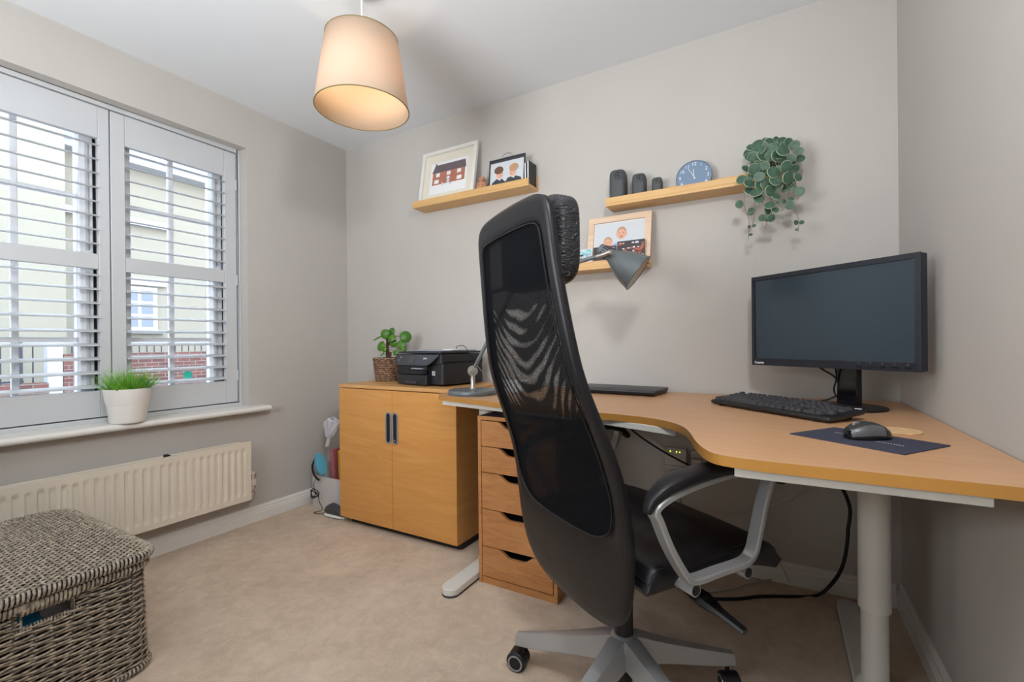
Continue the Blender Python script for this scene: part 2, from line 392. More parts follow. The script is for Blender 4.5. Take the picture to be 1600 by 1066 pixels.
# ------------------------------------------------------------------ room shell
XW, YF, H = 3.0454, -3.3, 2.4
WY0, WY1, WZ0, WZ1 = -1.93, -.710, .672, 2.158      # window opening
def slab(name, a, b, mn): return struct(MB().box(a, b).build(name, mn, smooth=0))
slab('floor', (-.3, YF-.1, -.1), (XW+.1, .1, 0), 'carpet')
slab('ceiling', (-.3, YF-.1, H), (XW+.1, .1, H+.1), 'ceiling_paint')
slab('wall_back', (-.3, 0, 0), (XW+.1, .1, H), 'wall_paint')
slab('wall_right', (XW, YF, 0), (XW+.1, 0, H), 'wall_paint')
slab('wall_front', (-.3, YF-.1, 0), (XW+.1, YF, H), 'wall_paint')
w = MB()
w.box((-.3, YF, 0), (0, WY0, H)); w.box((-.3, WY1, 0), (0, 0, H)); w.box((-.3, WY0, 0), (0, WY1, WZ0-.03)); w.box((-.3, WY0, WZ1), (0, WY1, H))
struct(w.build('wall_left', 'wall_paint', smooth=0))
def skirting(name, p0, p1, nrm):
    prof = [(0, 0), (.018, 0), (.018, .048), (.015, .052), (.016, .057), (.012, .066), (.012, .074), (.006, .084), (0, .087)]
    n_ = Vector(nrm); rs = []
    for p in (p0, p1): rs.append([Vector(p)+n_*a+Vector((0, 0, z)) for a, z in prof])
    b_ = MB(); b_.rings(rs); return struct(b_.build(name, 'white_gloss', smooth=0))
skirting('baseboard_back', (.018, 0, 0), (XW-.018, 0, 0), (0, -1, 0))
skirting('baseboard_left', (0, 0, 0), (0, YF+.018, 0), (1, 0, 0))
skirting('baseboard_right', (XW, YF+.018, 0), (XW, 0, 0), (-1, 0, 0))
skirting('baseboard_front', (.018, YF, 0), (XW-.018, YF, 0), (0, 1, 0))
# sill board with a rounded nose
sl = MB(); prof = [(-.30, WZ0-.03), (.07, WZ0-.03)] + [(.07+.015*math.sin(t), WZ0-.015-.015*math.cos(t)) for t in [PI*k/8 for k in range(9)]] + [(-.30, WZ0)]
def sillrings(y0, y1, pr): return [[Vector((x, y, z)) for x, z in pr] for y in (y0, y1)]
sl.rings(sillrings(WY0, WY1, prof))
nose = [(0, WZ0-.03), (.07, WZ0-.03)] + [(.07+.015*math.sin(t), WZ0-.015-.015*math.cos(t)) for t in [PI*k/8 for k in range(9)]] + [(0, WZ0)]
sl.rings(sillrings(WY1, -.625, nose)); sl.rings(sillrings(-2.02, WY0, nose))
struct(sl.build('trim_1', 'white_gloss', smooth=50))

# ------------------------------------------------------------------ window behind the shutters
wr = thing('window_1', 'white framed window with glazing bars behind the shutters', 'window', (-.2, -1.32, WZ0)); struct(wr)
fx0, fx1 = -.21, -.15
f = MB(); f.box((fx0, WY0, WZ0), (fx1, WY0+.06, WZ1)); f.box((fx0, WY1-.06, WZ0), (fx1, WY1, WZ1)); f.box((fx0, WY0+.06, WZ1-.06), (fx1, WY1-.06, WZ1)); f.box((fx0, WY0+.06, WZ0), (fx1, WY1-.06, WZ0+.06)); f.box((fx0, -1.345, WZ0+.06), (fx1, -1.275, WZ1-.06))
f.build('window_frame', 'frame_upvc', wr, bevel=.004)
for (a, b) in ((WY0+.06, -1.345), (-1.275, WY1-.06)):
    c = MB(); q = .062
    c.box((fx0+.005, a+.012, WZ0+.07), (fx1+.02, a+q, WZ1-.07)); c.box((fx0+.005, b-q, WZ0+.07), (fx1+.02, b-.012, WZ1-.07))
    c.box((fx0+.005, a+q, WZ0+.07), (fx1+.02, b-q, WZ0+.07+q)); c.box((fx0+.005, a+q, WZ1-.07-q), (fx1+.02, b-q, WZ1-.07))
    o = c.build('casement', 'frame_upvc', wr, bevel=.004)
    g = MB(); g.box((-.178, a+q-.006, WZ0+.125), (-.174, b-q+.006, WZ1-.125)); g.build('pane', 'glass', o, smooth=0)
    br_ = MB(); my = (a+b)/2
    br_.box((-.188, my-.011, WZ0+.13), (-.162, my+.011, WZ1-.13))
    for zz in (1.055, 1.72): br_.box((-.186, a+q, zz-.011), (-.164, b-q, zz+.011))
    br_.build('glazing_bar', 'frame_upvc', o, bevel=.003)
    k = MB(); k.box((fx1-.01, b-.011, WZ0+.065), (fx1+.012, b-.001, WZ1-.065)); k.build('seal', 'black_matt', o, smooth=0)['label'] = 'black rubber seal'
s_ = MB(); s_.poly([Vector((-.1735, -.945+.026*math.cos(PI/6+k*PI/3), .862+.026*math.sin(PI/6+k*PI/3))) for k in range(6)]); 
s_ = s_.build('sticker', 'mint_film', None, smooth=0, solid=.0006, fix=False); tag(s_, 'small mint green hexagonal sticker stuck low on the right window pane', 'sticker')

# ------------------------------------------------------------------ plantation shutters
SX = -.085
sf = thing('window_shutter', 'white frame around both louvred shutters in the window opening', 'shutter frame', (SX, -1.32, WZ0))
f = MB(); d0, d1 = SX-.035, SX+.022
f.box((d0, WY0, WZ0), (d1, WY0+.028, WZ1)); f.box((d0, WY1-.018, WZ0), (d1, WY1, WZ1)); f.box((d0, WY0+.028, WZ1-.022), (d1, WY1-.018, WZ1)); f.box((d0, WY0+.028, WZ0), (d1, WY1-.018, WZ0+.02))
f.build('shutter_surround', 'shutter_white', sf, bevel=.003)
ups = [1.956-.0654*k for k in range(8)]; los = [1.353-.0643*k for k in range(9)]
def shutter(y0, y1, st, label, hinge):
    r = thing('louvre_shutter', label, 'shutter', (SX, (y0+y1)/2, WZ0+.025), 0, 'louvred shutter panels in the window')
    a, b = SX-.014, SX+.014
    for q0, q1 in ((y0, y0+st[0]), (y1-st[1], y1)):
        sto = MB().box((a, q0, .697), (b, q1, 2.132)).build('stile', 'shutter_white', r, bevel=.003)
    ya, yb = y0+st[0], y1-st[1]
    for z0, z1 in ((1.985, 2.132), (1.380, 1.450), (.697, .820)):
        MB().box((a, ya, z0), (b, yb, z1)).build('rail', 'shutter_white', r, bevel=.002)
    for z in ups+los:
        pr = [(.0265*math.cos(t), .0046*math.sin(t)) for t in [2*PI*k/12 for k in range(12)]]; tl_ = math.radians(-14)
        rs = [[Vector((SX+x*math.cos(tl_)-zz*math.sin(tl_), y, z+x*math.sin(tl_)+zz*math.cos(tl_))) for x, zz in pr] for y in (ya+.001, yb-.001)]
        q = MB(); q.rings(rs); q.build('louvre', 'shutter_white', r, smooth=60)
    rod = MB(); rod.box((SX-.044, (yb-.03), .84), (SX-.036, yb-.02, 1.37)); rod.box((SX-.044, (yb-.03), 1.47), (SX-.036, yb-.02, 1.965)); rod.build('tilt_rod', 'shutter_white', r, bevel=.001)
    for z in hinge:
        h_ = MB(); yy = y1-.001 if y1 > -1.2 else y0+.001
        h_.tube([(b+.003, yy, z-.03), (b+.003, yy, z+.03)], .0035, 8); h_.build('hinge', 'shutter_white', r)
shutter(-1.311, WY1-.021, (.056, .066), 'right louvred shutter panel with open white slats next to the corner wall', (.85, 1.4, 1.95))
shutter(WY0+.031, -1.315, (.066, .042), 'left louvred shutter panel with open white slats cut by the photo edge', (.85, 1.4, 1.95))

# ------------------------------------------------------------------ outside
ground = MB().box((-40, -25, -.25), (-.3, 30, -.12)).build('ground', 'road', smooth=0); struct(ground)
gv = MB().box((-8.0, -8, -.12), (-5.2, 14, .16)).build('gravel_bed', 'gravel', smooth=0); tag(gv, 'pale gravel strip in front of the brick garden wall outside', 'gravel', kind='stuff')
bd = thing('house', 'cream rendered two storey house across the street seen through the shutters', 'house', (-11, 3, -.12))
hw = MB(); hw.box((-16, 1.44, -.12), (-11, 9, 5.4)); hw.build('wall', 'sky_render', bd, smooth=0)
hw = MB(); hw.box((-16, -7, -.12), (-10.2, 1.44, 6.6)); hw.build('wall', 'sky_render', bd, smooth=0)
MB().box((-10.98, 1.445, 0), (-10.9, 1.56, 5.35)).build('drainpipe', 'ext_white', bd, bevel=.03)
MB().box((-16.2, 1.5, 5.4), (-10.6, 9.2, 5.55)).build('eaves', 'ext_white', bd)
rf_ = MB(); rf_.prism([(-16.3, 5.55), (-10.5, 5.55), (-13.5, 7.5)], 1.45, 9.3, Matrix(((1, 0, 0, 0), (0, 0, 1, 0), (0, 1, 0, 0), (0, 0, 0, 1)))); rf_.build('roof', 'ext_grey', bd, smooth=0)
def hwin(y0, y1, z0, z1, x=-11):
    fr_ = MB(); fr_.box((x-.02, y0, z0), (x+.06, y1, z1))
    o = fr_.build('window', 'ext_white', bd, smooth=0)
    ny = 4; nz = 3; pw = (y1-y0-.12)/ny; ph = (z1-z0-.12)/nz
    p_ = MB()
    for i in range(ny):
        for j in range(nz): p_.box((x+.05, y0+.06+i*pw+.035, z0+.06+j*ph+.03), (x+.064, y0+.06+(i+1)*pw-.035, z0+.06+(j+1)*ph-.03))
    q = p_.build('pane', 'ext_glass', o, smooth=0)
    MB().box((x, y0-.14, z0-.07), (x+.14, y1+.14, z0)).build('window_sill', 'ext_white', bd, smooth=0)
    MB().box((x, y0-.16, z1+.04), (x+.1, y1+.2, z1+.22)).build('lintel', 'ext_white', bd, smooth=0)
hwin(2.0, 3.38, 1.42, 2.5)
MB().box((-11, 1.6, 4.0), (-10.85, 3.7, 4.16)).build('ledge', 'ext_white', bd, smooth=0)
hwin(-1.9, -.6, 3.6, 5.0, -10.2); hwin(-1.9, -.6, 1.35, 2.6, -10.2)
gw = thing('garden_wall', 'low red brick garden wall outside topped by a white coping', 'wall', (-8.2, 3, -.12))
MB().box((-8.4, .80, -.12), (-8.1, 8, .90)).build('brickwork', 'brickwork', gw, smooth=0)
MB().box((-8.4, -6, -.12), (-8.1, .60, .42)).build('brickwork', 'brickwork', gw, smooth=0)
MB().box((-8.35, .60, -.12), (-8.12, .80, 1.12)).build('gate_post', 'ext_white', gw, bevel=.02)
rl = thing('railing', 'black metal railing of thin uprights in front of the cream house', 'railing', (-8.25, 1, -.12))
MB().box((-8.27, -6, 1.10), (-8.23, 8, 1.16)).build('top_rail', 'ext_white', rl, smooth=0)
MB().box((-8.27, -6, .44), (-8.23, .34, .47)).build('bottom_rail', 'rail_black', rl, smooth=0)
MB().box((-8.28, .22, .43), (-8.2, .32, 1.2)).build('post', 'rail_black', rl, smooth=0)
for k in range(58):
    y = -2.3+.125*k
    if .56 < y < .84 or .2 < y < .34: continue
    z0 = .43 if y < .6 else .91
    b_ = MB().tube([(-8.25, y, z0), (-8.25, y, 1.17)], .010, 6); b_.build('upright', 'rail_black', rl)

# ------------------------------------------------------------------ radiator
rd = thing('radiator', 'white double panel radiator mounted below the window sill', 'radiator', (.06, -1.5, .17))
Y0, Y1, Z0, Z1, RX = -2.35, -.769, .171, .486, .110
def radf(u, v):
    y = Y1+(Y0-Y1)*u; z = Z0+(Z1-Z0)*v
    ph = ((Y1-.018-y) % .0348)/.0348; c = .5-.5*math.cos(2*PI*ph); c = max(0, min(1, (c-.35)/.3)); c = c*c*(3-2*c)
    e = min((z-Z0-.028)/.012, (Z1-.03-z)/.012); e = max(0, min(1, e))
    if y < Y0+.02 or y > Y1-.02: c = 0
    return Vector((RX-.007*c*e, y, z))
p_ = MB(); p_.grid(radf, 640, 34); p_.build('front_panel', 'rad_white', rd, smooth=60)
MB().box((RX-.012, Y0, Z0-.001), (RX-.0075, Y1+.0005, Z1+.001)).box((RX-.0125, Y0, Z1), (RX+.0005, Y1+.001, Z1+.004)).box((RX-.0125, Y0, Z0-.004), (RX+.0005, Y1+.001, Z0)).box((RX-.0125, Y1, Z0-.004), (RX+.0005, Y1+.004, Z1+.004)).build('panel_edge', 'rad_white', rd, smooth=0)
MB().box((.034, Y0, Z0), (.044, Y1-.02, Z1)).build('rear_panel', 'rad_white', rd, bevel=.003)
cv = MB()
for k in range(31): cv.box((.048, Y0+.05+k*.05, Z0+.03), (.092, Y0+.053+k*.05, Z1-.02))
cv.build('convector_fins', 'rad_white', rd, smooth=0)
for y in (-1.0, -2.0): MB().box((.0, y, Z0+.05), (.034, y+.03, Z1-.03)).build('wall_bracket', 'rad_white', rd)
tp = MB(); tp.box((.05, -1.16, Z1-.006), (.085, -1.145, Z1+.008)); tp.build('bracket_clip', 'black_matt', rd)
v_ = MB(); v_.tube([(.072, Y1+.004, .2), (.072, -.742, .2)], .009, 12); v_.tube([(.072, -.738, .165), (.072, -.738, .235)], .011, 14); v_.tube([(.072, -.738, .18), (.072, -.738, .195)], .015, 6); v_.tube([(.072, -.738, .215), (.072, -.738, .232)], .016, 6)
v_.build('valve', 'chrome', rd)
v_ = MB(); prof = [(0, .235), (.019, .235), (.0195, .25), (.0185, .29), (.015, .306), (0, .308)]
v_.lathe(prof, 24, Matrix.Translation((.072, -.738, 0)), cap=False); vk = v_.build('valve_knob', 'rad_white', rd)
v_ = MB()
for k in range(10):
    a = 2*PI*k/10; v_.box((.0172, -.0012, .27), (.0197, .0012, .297), M=Matrix.Translation((.072, -.738, 0)) @ Matrix.Rotation(a, 4, 'Z'))
v_.build('knob_slots', 'black_matt', vk, smooth=0)

# ------------------------------------------------------------------ pendant lamp
LC = Vector((1.262, -.995, 0))
pl = thing('pendant_lamp', 'lit beige tapered drum shade hanging from the ceiling on a white cord', 'pendant lamp', (LC.x, LC.y, H))
ZB, ZT, RB, RT = 1.925, 2.195, .174, .134
MM = Matrix.Translation((LC.x, LC.y, 0))
s_ = MB(); s_.lathe([(RB, ZB), (RB*.5+RT*.5, (ZB+ZT)/2), (RT, ZT)], 64, MM, cap=False); lso = s_.build('lamp_shade', 'shade_fabric', pl, smooth=80, solid=.0012)
for r_, z_ in ((RB, ZB), (RT, ZT)):
    q = MB(); q.tube([(LC.x+r_*math.cos(2*PI*k/64), LC.y+r_*math.sin(2*PI*k/64), z_) for k in range(64)], .0022, 6, closed=True); q.build('shade_ring', 'stem_green', lso)
q = MB(); q.tube([(LC.x, LC.y, H-.02), (LC.x, LC.y, ZT+.02)], .0035, 8); q.build('cord', 'cord_white', pl)
q = MB(); q.lathe([(0, H-.032), (.022, H-.032), (.045, H-.024), (.052, H-.004), (.052, H), (0, H)], 32, MM, cap=False); q.build('ceiling_rose', 'cord_white', pl)
q = MB(); q.lathe([(0, ZT-.06), (.02, ZT-.06), (.022, ZT-.01), (.012, ZT+.02), (0, ZT+.025)], 24, MM, cap=False); q.build('lamp_holder', 'cord_white', pl)
q = MB()
for k in range(3):
    a = 2*PI*k/3+.4; q.tube([(LC.x+.02*math.cos(a), LC.y+.02*math.sin(a), ZT-.045), (LC.x+.1*math.cos(a), LC.y+.1*math.sin(a), ZT-.01), (LC.x+RT*math.cos(a), LC.y+RT*math.sin(a), ZT)], .0016, 6)
q.build('shade_spider', 'cord_white', pl)
q = MB(); q.lathe([(0, ZT-.138), (.018, ZT-.134), (.027, ZT-.112), (.023, ZT-.088), (.013, ZT-.066), (.012, ZT-.06), (0, ZT-.06)], 20, MM, cap=False); q.build('light_bulb', 'bulb', pl, smooth=80)
lb_ = light('pendant_bulb', 'POINT', (LC.x, LC.y, ZT-.16), 1.6, (1, .80, .56), .02)

# ------------------------------------------------------------------ two door cabinet
CX0, CX1, CY, CZ = .458, 1.290, -.457, .796
cb = thing('cabinet', 'beech effect two door cabinet on a black plinth carrying the printer', 'cabinet', ((CX0+CX1)/2, -.23, 0))
b_ = MB(); b_.box((CX0+.001, CY+.022, .035), (CX0+.02, -.02, CZ-.02)); b_.box((CX1-.02, CY+.022, .035), (CX1-.001, -.02, CZ-.02)); b_.box((CX0+.02, CY+.03, .035), (CX1-.02, -.02, .055)); b_.box((CX0+.02, -.03, .055), (CX1-.02, -.02, CZ-.02)); b_.build('body', 'wood_cabinet', cb, bevel=.001)
MB().box((CX0-.002, CY-.002, CZ-.019), (CX1+.002, -.02, CZ)).build('top', 'wood_cabinet_top', cb, bevel=.002)
MB().prism(rrect(CX0+.03, CY+.045, CX1-.005, -.025, .02), .0, .034).build('plinth', 'black_plinth', cb, smooth=60)
mid = .868
for a, b, hx in ((CX0, mid-.001, mid-.024), (mid+.001, CX1, mid+.024)):
    d = MB(); d.box((a, CY, .037), (b, CY+.019, CZ-.023)); o = d.build('door', 'wood_cabinet', cb, bevel=.0015)
    sgn = -1 if hx < mid else 1
    hh = MB(); pr = rrect(-.021, -.085, .021, .085, .0208, 8); pi_ = rrect(-.013, -.077, .013, .077, .0128, 8)
    M0 = frameM((hx, CY-.001, .575), (1, 0, 0), (0, 0, 1))
    n_ = len(pr); R_ = []
    for poly, dz in ((pr, 0), (pr, .003), (pi_, .003), (pi_, -.001)): R_.append([M0 @ Vector((x, y, dz)) for x, y in poly])
    hh.rings(R_, cap=False); o2 = hh.build('handle', 'silver_trim', o, smooth=40); o2['label'] = 'grey oval recessed pull'
    hh = MB(); hh.prism(pi_, .0002, .0012, M0); hh.build('handle_recess', 'black_matt', o, smooth=0)
q = MB(); M0 = frameM((mid+.024, CY-.003, .512), (1, 0, 0), (0, 0, 1)); q.lathe([(0, .0), (.006, .0), (.006, .003), (0, .003)], 16, M0, cap=False); q.build('lock', 'chrome', o)

# ------------------------------------------------------------------ drawer unit under the desk
AX0, AX1, AY, AZ = 1.527, 1.893, -.62, .712
al = thing('drawer_unit', 'narrow oak drawer unit with five scooped drawers under the desk', 'drawer unit', ((AX0+AX1)/2, -.33, 0))
b_ = MB(); b_.box((AX0, AY, 0), (AX0+.016, -.05, AZ-.016)); b_.box((AX1-.016, AY, 0), (AX1, -.05, AZ-.016)); b_.box((AX0+.016, -.06, .02), (AX1-.016, -.05, AZ-.016)); b_.box((AX0+.016, AY+.004, .0), (AX1-.016, AY+.02, .028)); b_.box((AX0+.016, AY+.012, .030), (AX1-.016, -.06, .036)); b_.build('carcass', 'wood_oak', al, bevel=.0008)
MB().box((AX0, AY, AZ-.016), (AX1, -.05, AZ)).build('top', 'dark_grey_plastic', al, bevel=.001)['label'] = 'dark grey top board'
MB().box((AX0, AY-.001, AZ-.016), (AX1, AY+.002, AZ)).build('top_edging', 'wood_oak', al, smooth=0)
zs = [AZ-.018, .583, .473, .318, .160, .032]
for i in range(5):
    t0, b0 = zs[i]-.002, zs[i+1]+.002; xa, xb = AX0+.019, AX1-.019; mx_ = (xa+xb)/2
    top = []
    for k in range(25):
        x = xa+(xb-xa)*k/24; u = abs(x-mx_); dip = 0
        if u < .085: dip = .032*min(1, (1-(u/.085)**2)*1.25)
        if u < .085: dip = .030*(0.5+0.5*math.cos(PI*max(0, (u-.03))/.055))
        top.append((x, t0-dip))
    d = MB(); d.prism([(xa, b0), (xb, b0)] + top[::-1], 0, .016, frameM((0, AY+.016, 0), (1, 0, 0), (0, 0, 1)))
    dro = d.build('drawer', 'wood_oak', al, smooth=25)
    MB().box((xa+.005, AY+.03, b0+.01), (xb-.005, -.1, t0-.034)).build('drawer_box', 'black_matt', dro, smooth=0)

# ------------------------------------------------------------------ board leaning between the cupboard and the drawers
lbd = thing('folding_board', 'slim grey edged board standing between the cabinet and the drawer unit', 'board', (1.522, -.36, .036))
q = MB(); q.prism(rrect(-.575, .0, -.16, .50, .03), 0, .0042, frameM((1.5184, 0, .036), (0, 1, 0), (0, 0, 1))); q.build('panel', 'cream_box', lbd)
q = MB(); q.prism(rrect(-.572, -.0, -.163, .497, .03), .0, .0035, frameM((1.5228, 0, .036), (0, 1, 0), (0, 0, 1))); q.build('dark_backing', 'dark_grey_plastic', lbd)
# ------------------------------------------------------------------ desk
DZ = .785
pxs = [(686, 617.5), (710, 620.6), (747, 625), (777, 629), (917.6, 644), (967, 647.4), (1011, 652.6), (1046, 659.6), (1069, 667), (1078, 675.8), (1090, 691.5), (1102, 703), (1116, 709), (1160, 716.4)]
edge = [(1.262, -.49), (1.266, -.545), (1.30, -.592), (1.405, -.623), (1.557, -.662), (1.70, -.70), (1.88, -.742), (2.08, -.772), (2.19, -.782), (2.29, -.806), (2.364, -.852), (2.412, -.915), (2.441, -.991), (2.472, -1.10), (2.501, -1.174), (2.530, -1.210), (2.585, -1.224), (2.66, -1.227), (2.80, -1.226), (XW-.004, -1.222)]
edge = [(p.x, p.y) for p in cat([(x, y, 0) for x, y in edge], 4)]
outline = edge + [(XW-.004, -.022), (1.305, -.022), (1.305, -.47), (1.275, -.475)]
dk = thing('corner_desk', 'beech effect corner desk with curved front and white metal legs', 'desk', (2.3, -.6, 0))
d = MB(); nn = len(outline)
d.cur = 0; d.add([(x, y, DZ) for x, y in outline], [list(range(nn))]); 
d.add([(x, y, DZ-.022) for x, y in outline], [list(range(nn))[::-1]])
d.cur = 1; d.add([(x, y, z) for z in (DZ-.022, DZ) for x, y in outline], [(i, (i+1) % nn, nn+(i+1) % nn, nn+i) for i in range(nn)])
me_o = d.build('desktop', ['wood_desk', 'desk_edge'], dk, smooth=30, fix=False); 
bmn = MB()
def beam(p, q, z0=.742, z1=DZ-.0225, th=.028):
    p = Vector((p[0], p[1], 0)); q = Vector((q[0], q[1], 0)); M0 = frameM(p, q-p, (0, 0, 1)); L = (q-p).length
    bmn.box((0, z0, -th/2), (L, z1, th/2), M=M0)
beam((1.315, -.575), (2.12, -.735)); beam((2.12, -.735), (2.385, -.83)); beam((2.575, -1.195), (2.575, -.08)); beam((2.56, -1.195), (2.945, -1.19)); beam((1.36, -.08), (2.95, -.08)); beam((1.48, -.6), (1.48, -.08)); beam((2.865, -1.18), (2.865, -.08))
bmn.build('frame_beam', 'metal_white', dk, bevel=.002)
def tleg(cx, cy, y0, y1, bx):
    q = MB(); pr = []
    for k in range(13): a = PI+PI*k/12; pr.append((bx+.038*math.cos(a), y0+.038+.038*math.sin(a)))
    for k in range(13): a = PI*k/12; pr.append((bx+.034*math.cos(a), y1-.034+.034*math.sin(a)))
    q.prism(pr, .006, .034); q.build('foot', 'metal_white', dk, bevel=.004)
    q = MB(); q.prism([(x, y) for x, y in pr], 0, .006); q.build('foot_pad', 'dark_grey_plastic', dk, smooth=0)
    q = MB(); M0 = Matrix.Translation((cx, cy, 0)); q.lathe([(0, .03), (.05, .03), (.042, .05), (.032, .062), (.032, .40), (0, .4)], 32, M0, cap=False); q.build('leg', 'metal_white', dk, smooth=60)
    q = MB(); q.lathe([(.033, .262), (.038, .262), (.038, .735), (.0, .735)], 32, M0, cap=False); q.build('leg_sleeve', 'metal_white', dk, smooth=60)
tleg(1.479, -.47, -.79, -.11, 1.479)
tleg(2.872, -.62, -1.02, -.105, 2.862)

# ------------------------------------------------------------------ office chair
CH = math.radians(56); HUB = Vector((2.258, -.975, 0))
fv = Vector((math.cos(CH), math.sin(CH), 0)); rv = Vector((math.sin(CH), -math.cos(CH), 0))
def L(f_, r_, z_): return HUB + fv*f_ + rv*r_ + Vector((0, 0, z_))
ch = thing('office_chair', 'black high back office chair with mesh back and headrest pulled up to the desk', 'chair', tuple(HUB), CH)
PROF = [(.30, -.155), (.39, -.180), (.5, -.190), (.6, -.197), (.7, -.213), (.8, -.246), (.88, -.279), (.95, -.303), (1.07, -.322), (1.17, -.334), (1.25, -.342), (1.36, -.352)]
def prf(z):
    s = 0
    for k in (-2, -1, 0, 1, 2): s += interp(PROF, z+k*.02)
    return s/5
outl = [(0, .338), (.10, .342), (.175, .362), (.225, .41), (.25, .48), (.26, .57), (.2585, .68), (.253, .78), (.243, .88), (.226, 1.0), (.211, 1.12), (.202, 1.2), (.197, 1.27), (.188, 1.32), (.155, 1.345), (.07, 1.352), (0, 1.353)]
inl = [(0, .560), (.09, .562), (.155, .570), (.198, .592), (.218, .63), (.222, .69), (.218, .76), (.212, .84), (.204, .91), (.192, 1.0), (.178, 1.10), (.170, 1.17), (.165, 1.22), (.158, 1.268), (.135, 1.285), (.06, 1.29), (0, 1.29)]
def closedloop(h):
    full = [Vector((x, z, 0)) for x, z in h] + [Vector((-x, z, 0)) for x, z in h[-2:0:-1]]
    return cat(full, 4, closed=True)
OL, IL = closedloop(outl), closedloop(inl); NK = len(OL)
def bp_(x, z, off): return L(prf(z) - .0 + .10*(x*x) + off, x, z)      # gentle wrap; off = + towards the sitter
bf = MB(); rs = []
prof_cs = [(0, 0), (.0, .5), (.12, .95), (.35, 1.0), (.65, 1.0), (.88, .9), (1, .45), (1, 0), (1, -.45), (.88, -.8), (.65, -.95), (.35, -.95), (.12, -.85), (0, -.45)]
for k in range(NK):
    o_, i_ = OL[k], IL[k]; ring = []
    for t, s in prof_cs:
        p = i_.lerp(o_, t); th = .0125
        ring.append(bp_(p.x, p.y, s*th))
    rs.append(ring)
bf.rings(rs, closed_loop=True, cap=False); bf.build('back_frame', 'leather', ch, smooth=70)
# seam piping round the mesh
q = MB(); q.tube([bp_(p.x, p.y, -.0125) for p in IL], .0022, 5, closed=True); q.build('piping', 'leather', ch)
# the see-through mesh, a front layer and a loose rear layer
def mesh_layer(off, sag, mn, z0=None):
    g = MB(); cx_, cz_ = 0, .93; NR = 14; rings_ = []
    for j in range(NR+1):
        ring = []
        for p in IL:
            x = p.x*(j/NR); z = cz_+(p.y-cz_)*(j/NR)
            ring.append(bp_(x, z, off+sag*(1-(j/NR)**2)+ (.004*math.sin(22*z+9*x)*(1-j/NR) if sag < 0 else 0)))
        rings_.append(ring)
    vs = [p for r in rings_ for p in r]; n0 = NK; fs = []
    for j in range(NR):
        for k in range(n0): fs.append((j*n0+k, j*n0+(k+1) % n0, (j+1)*n0+(k+1) % n0, (j+1)*n0+k))
    g.add(vs, fs); return g
mesh_layer(-.008, -.004, None).build('back_mesh', 'mesh_folds', ch, smooth=80)
# head rest
def pillow(c, hx, hy, hz, e=4, n=28, bulge=1):
    q = MB()
    def fn(u, v):
        a = 2*PI*u; b = PI*(v-.5)
        sp = lambda x, p: math.copysign(abs(x)**(2/p), x)
        x = sp(math.cos(b), e)*sp(math.cos(a), e); y = sp(math.cos(b), e)*sp(math.sin(a), e); z = sp(math.sin(b), e)
        return L(c[0]+x*hx, c[1]+y*hy, c[2]+z*hz)
    q.grid(fn, 64, 40); return q
hq = pillow((-.270, 0, 1.262), .037, .162, .107, 5); hro = hq.build('headrest', 'leather_wrinkled', ch, smooth=80)
for s in (-1, 1):
    q = MB(); q.tube([L(-.33, s*.208, 1.165), L(-.315, s*.206, 1.168), L(-.30, s*.19, 1.17), L(-.28, s*.14, 1.18)], .006, 8, up=(0, 0, 1)); q.build('headrest_strap', 'leather', hro)
# seat
def seatfn(u, v):
    a = u*2-1; f_ = -.150+.445*v
    x = a
    z = .531 + .012*(1-a*a)*math.sin(PI*min(1, v*1.1)) - .010*abs(a)**8
    fr_ = max(0, (v-.72)/.28); z -= .050*fr_**2.4
    z -= .03*max(0, (.06-v)/.06)**2
    z += .004*math.sin(7*v*PI)*(1-abs(a))
    w_ = .262 - .012*max(0, (v-.8)/.2)**2
    return L(f_, a*w_, z)
q = MB(); q.grid(seatfn, 32, 36)
bot = []
def seatbot(u, v): 
    p = seatfn(u, v); a = u*2-1; return L(-.148+.436*v, a*.257, .466-.034*max(0, (v-.7)/.3)**1.3)
q.grid(seatbot, 32, 36)
ring_t = []
def border(fn): return [fn(i/32, 0) for i in range(32)] + [fn(1, j/36) for j in range(36)] + [fn(1-i/32, 1) for i in range(32)] + [fn(0, 1-j/36) for j in range(36)]
bt, bb_ = border(seatfn), border(seatbot)
midr = []
for p, q2 in zip(bt, bb_):
    c_ = L(.08, 0, 0); mm_ = p.lerp(q2, .45); dd = Vector((mm_.x-c_.x, mm_.y-c_.y, 0)).normalized(); midr.append(mm_+dd*.014)
q.rings([bt, midr, bb_], cap=False); q.build('seat', 'leather', ch, smooth=60)
q = MB(); q.tube([p+Vector((0, 0, .001)) for p in bt], .0026, 5, closed=True); q.build('seat_piping', 'leather', ch)
q = MB(); q.rings([[L(f_, r_, .466) for f_, r_ in rrect(-.15, -.2, .25, .2, .05)], [L(f_, r_, .448) for f_, r_ in rrect(-.13, -.18, .23, .18, .05)]]); q.build('seat_pan', 'black_plastic', ch)
q = MB(); q.rings([[L(f_, r_, .45) for f_, r_ in rrect(-.12, -.08, .12, .08, .03)], [L(f_, r_, .395) for f_, r_ in rrect(-.10, -.06, .09, .06, .03)], [L(f_, r_, .38) for f_, r_ in rrect(-.07, -.04, .06, .04, .02)]]); q.build('tilt_mechanism', 'black_plastic', ch)
q = MB(); q.tube([L(-.08, 0, .43), L(-.15, 0, .41), L(-.165, 0, .44), L(-.172, 0, .55)], [.03, .03, .028, .02], 8, flat=1.6); q.build('back_bracket', 'black_plastic', ch)
q = MB(); q.tube([L(.05, .05, .415), L(.055, .15, .405), L(.07, .22, .385), L(.078, .26, .372), L(.085, .32, .358)], [.006, .010, .016, .009, .007], 8, flat=1.7); q.build('tilt_lever', 'black_plastic', ch)
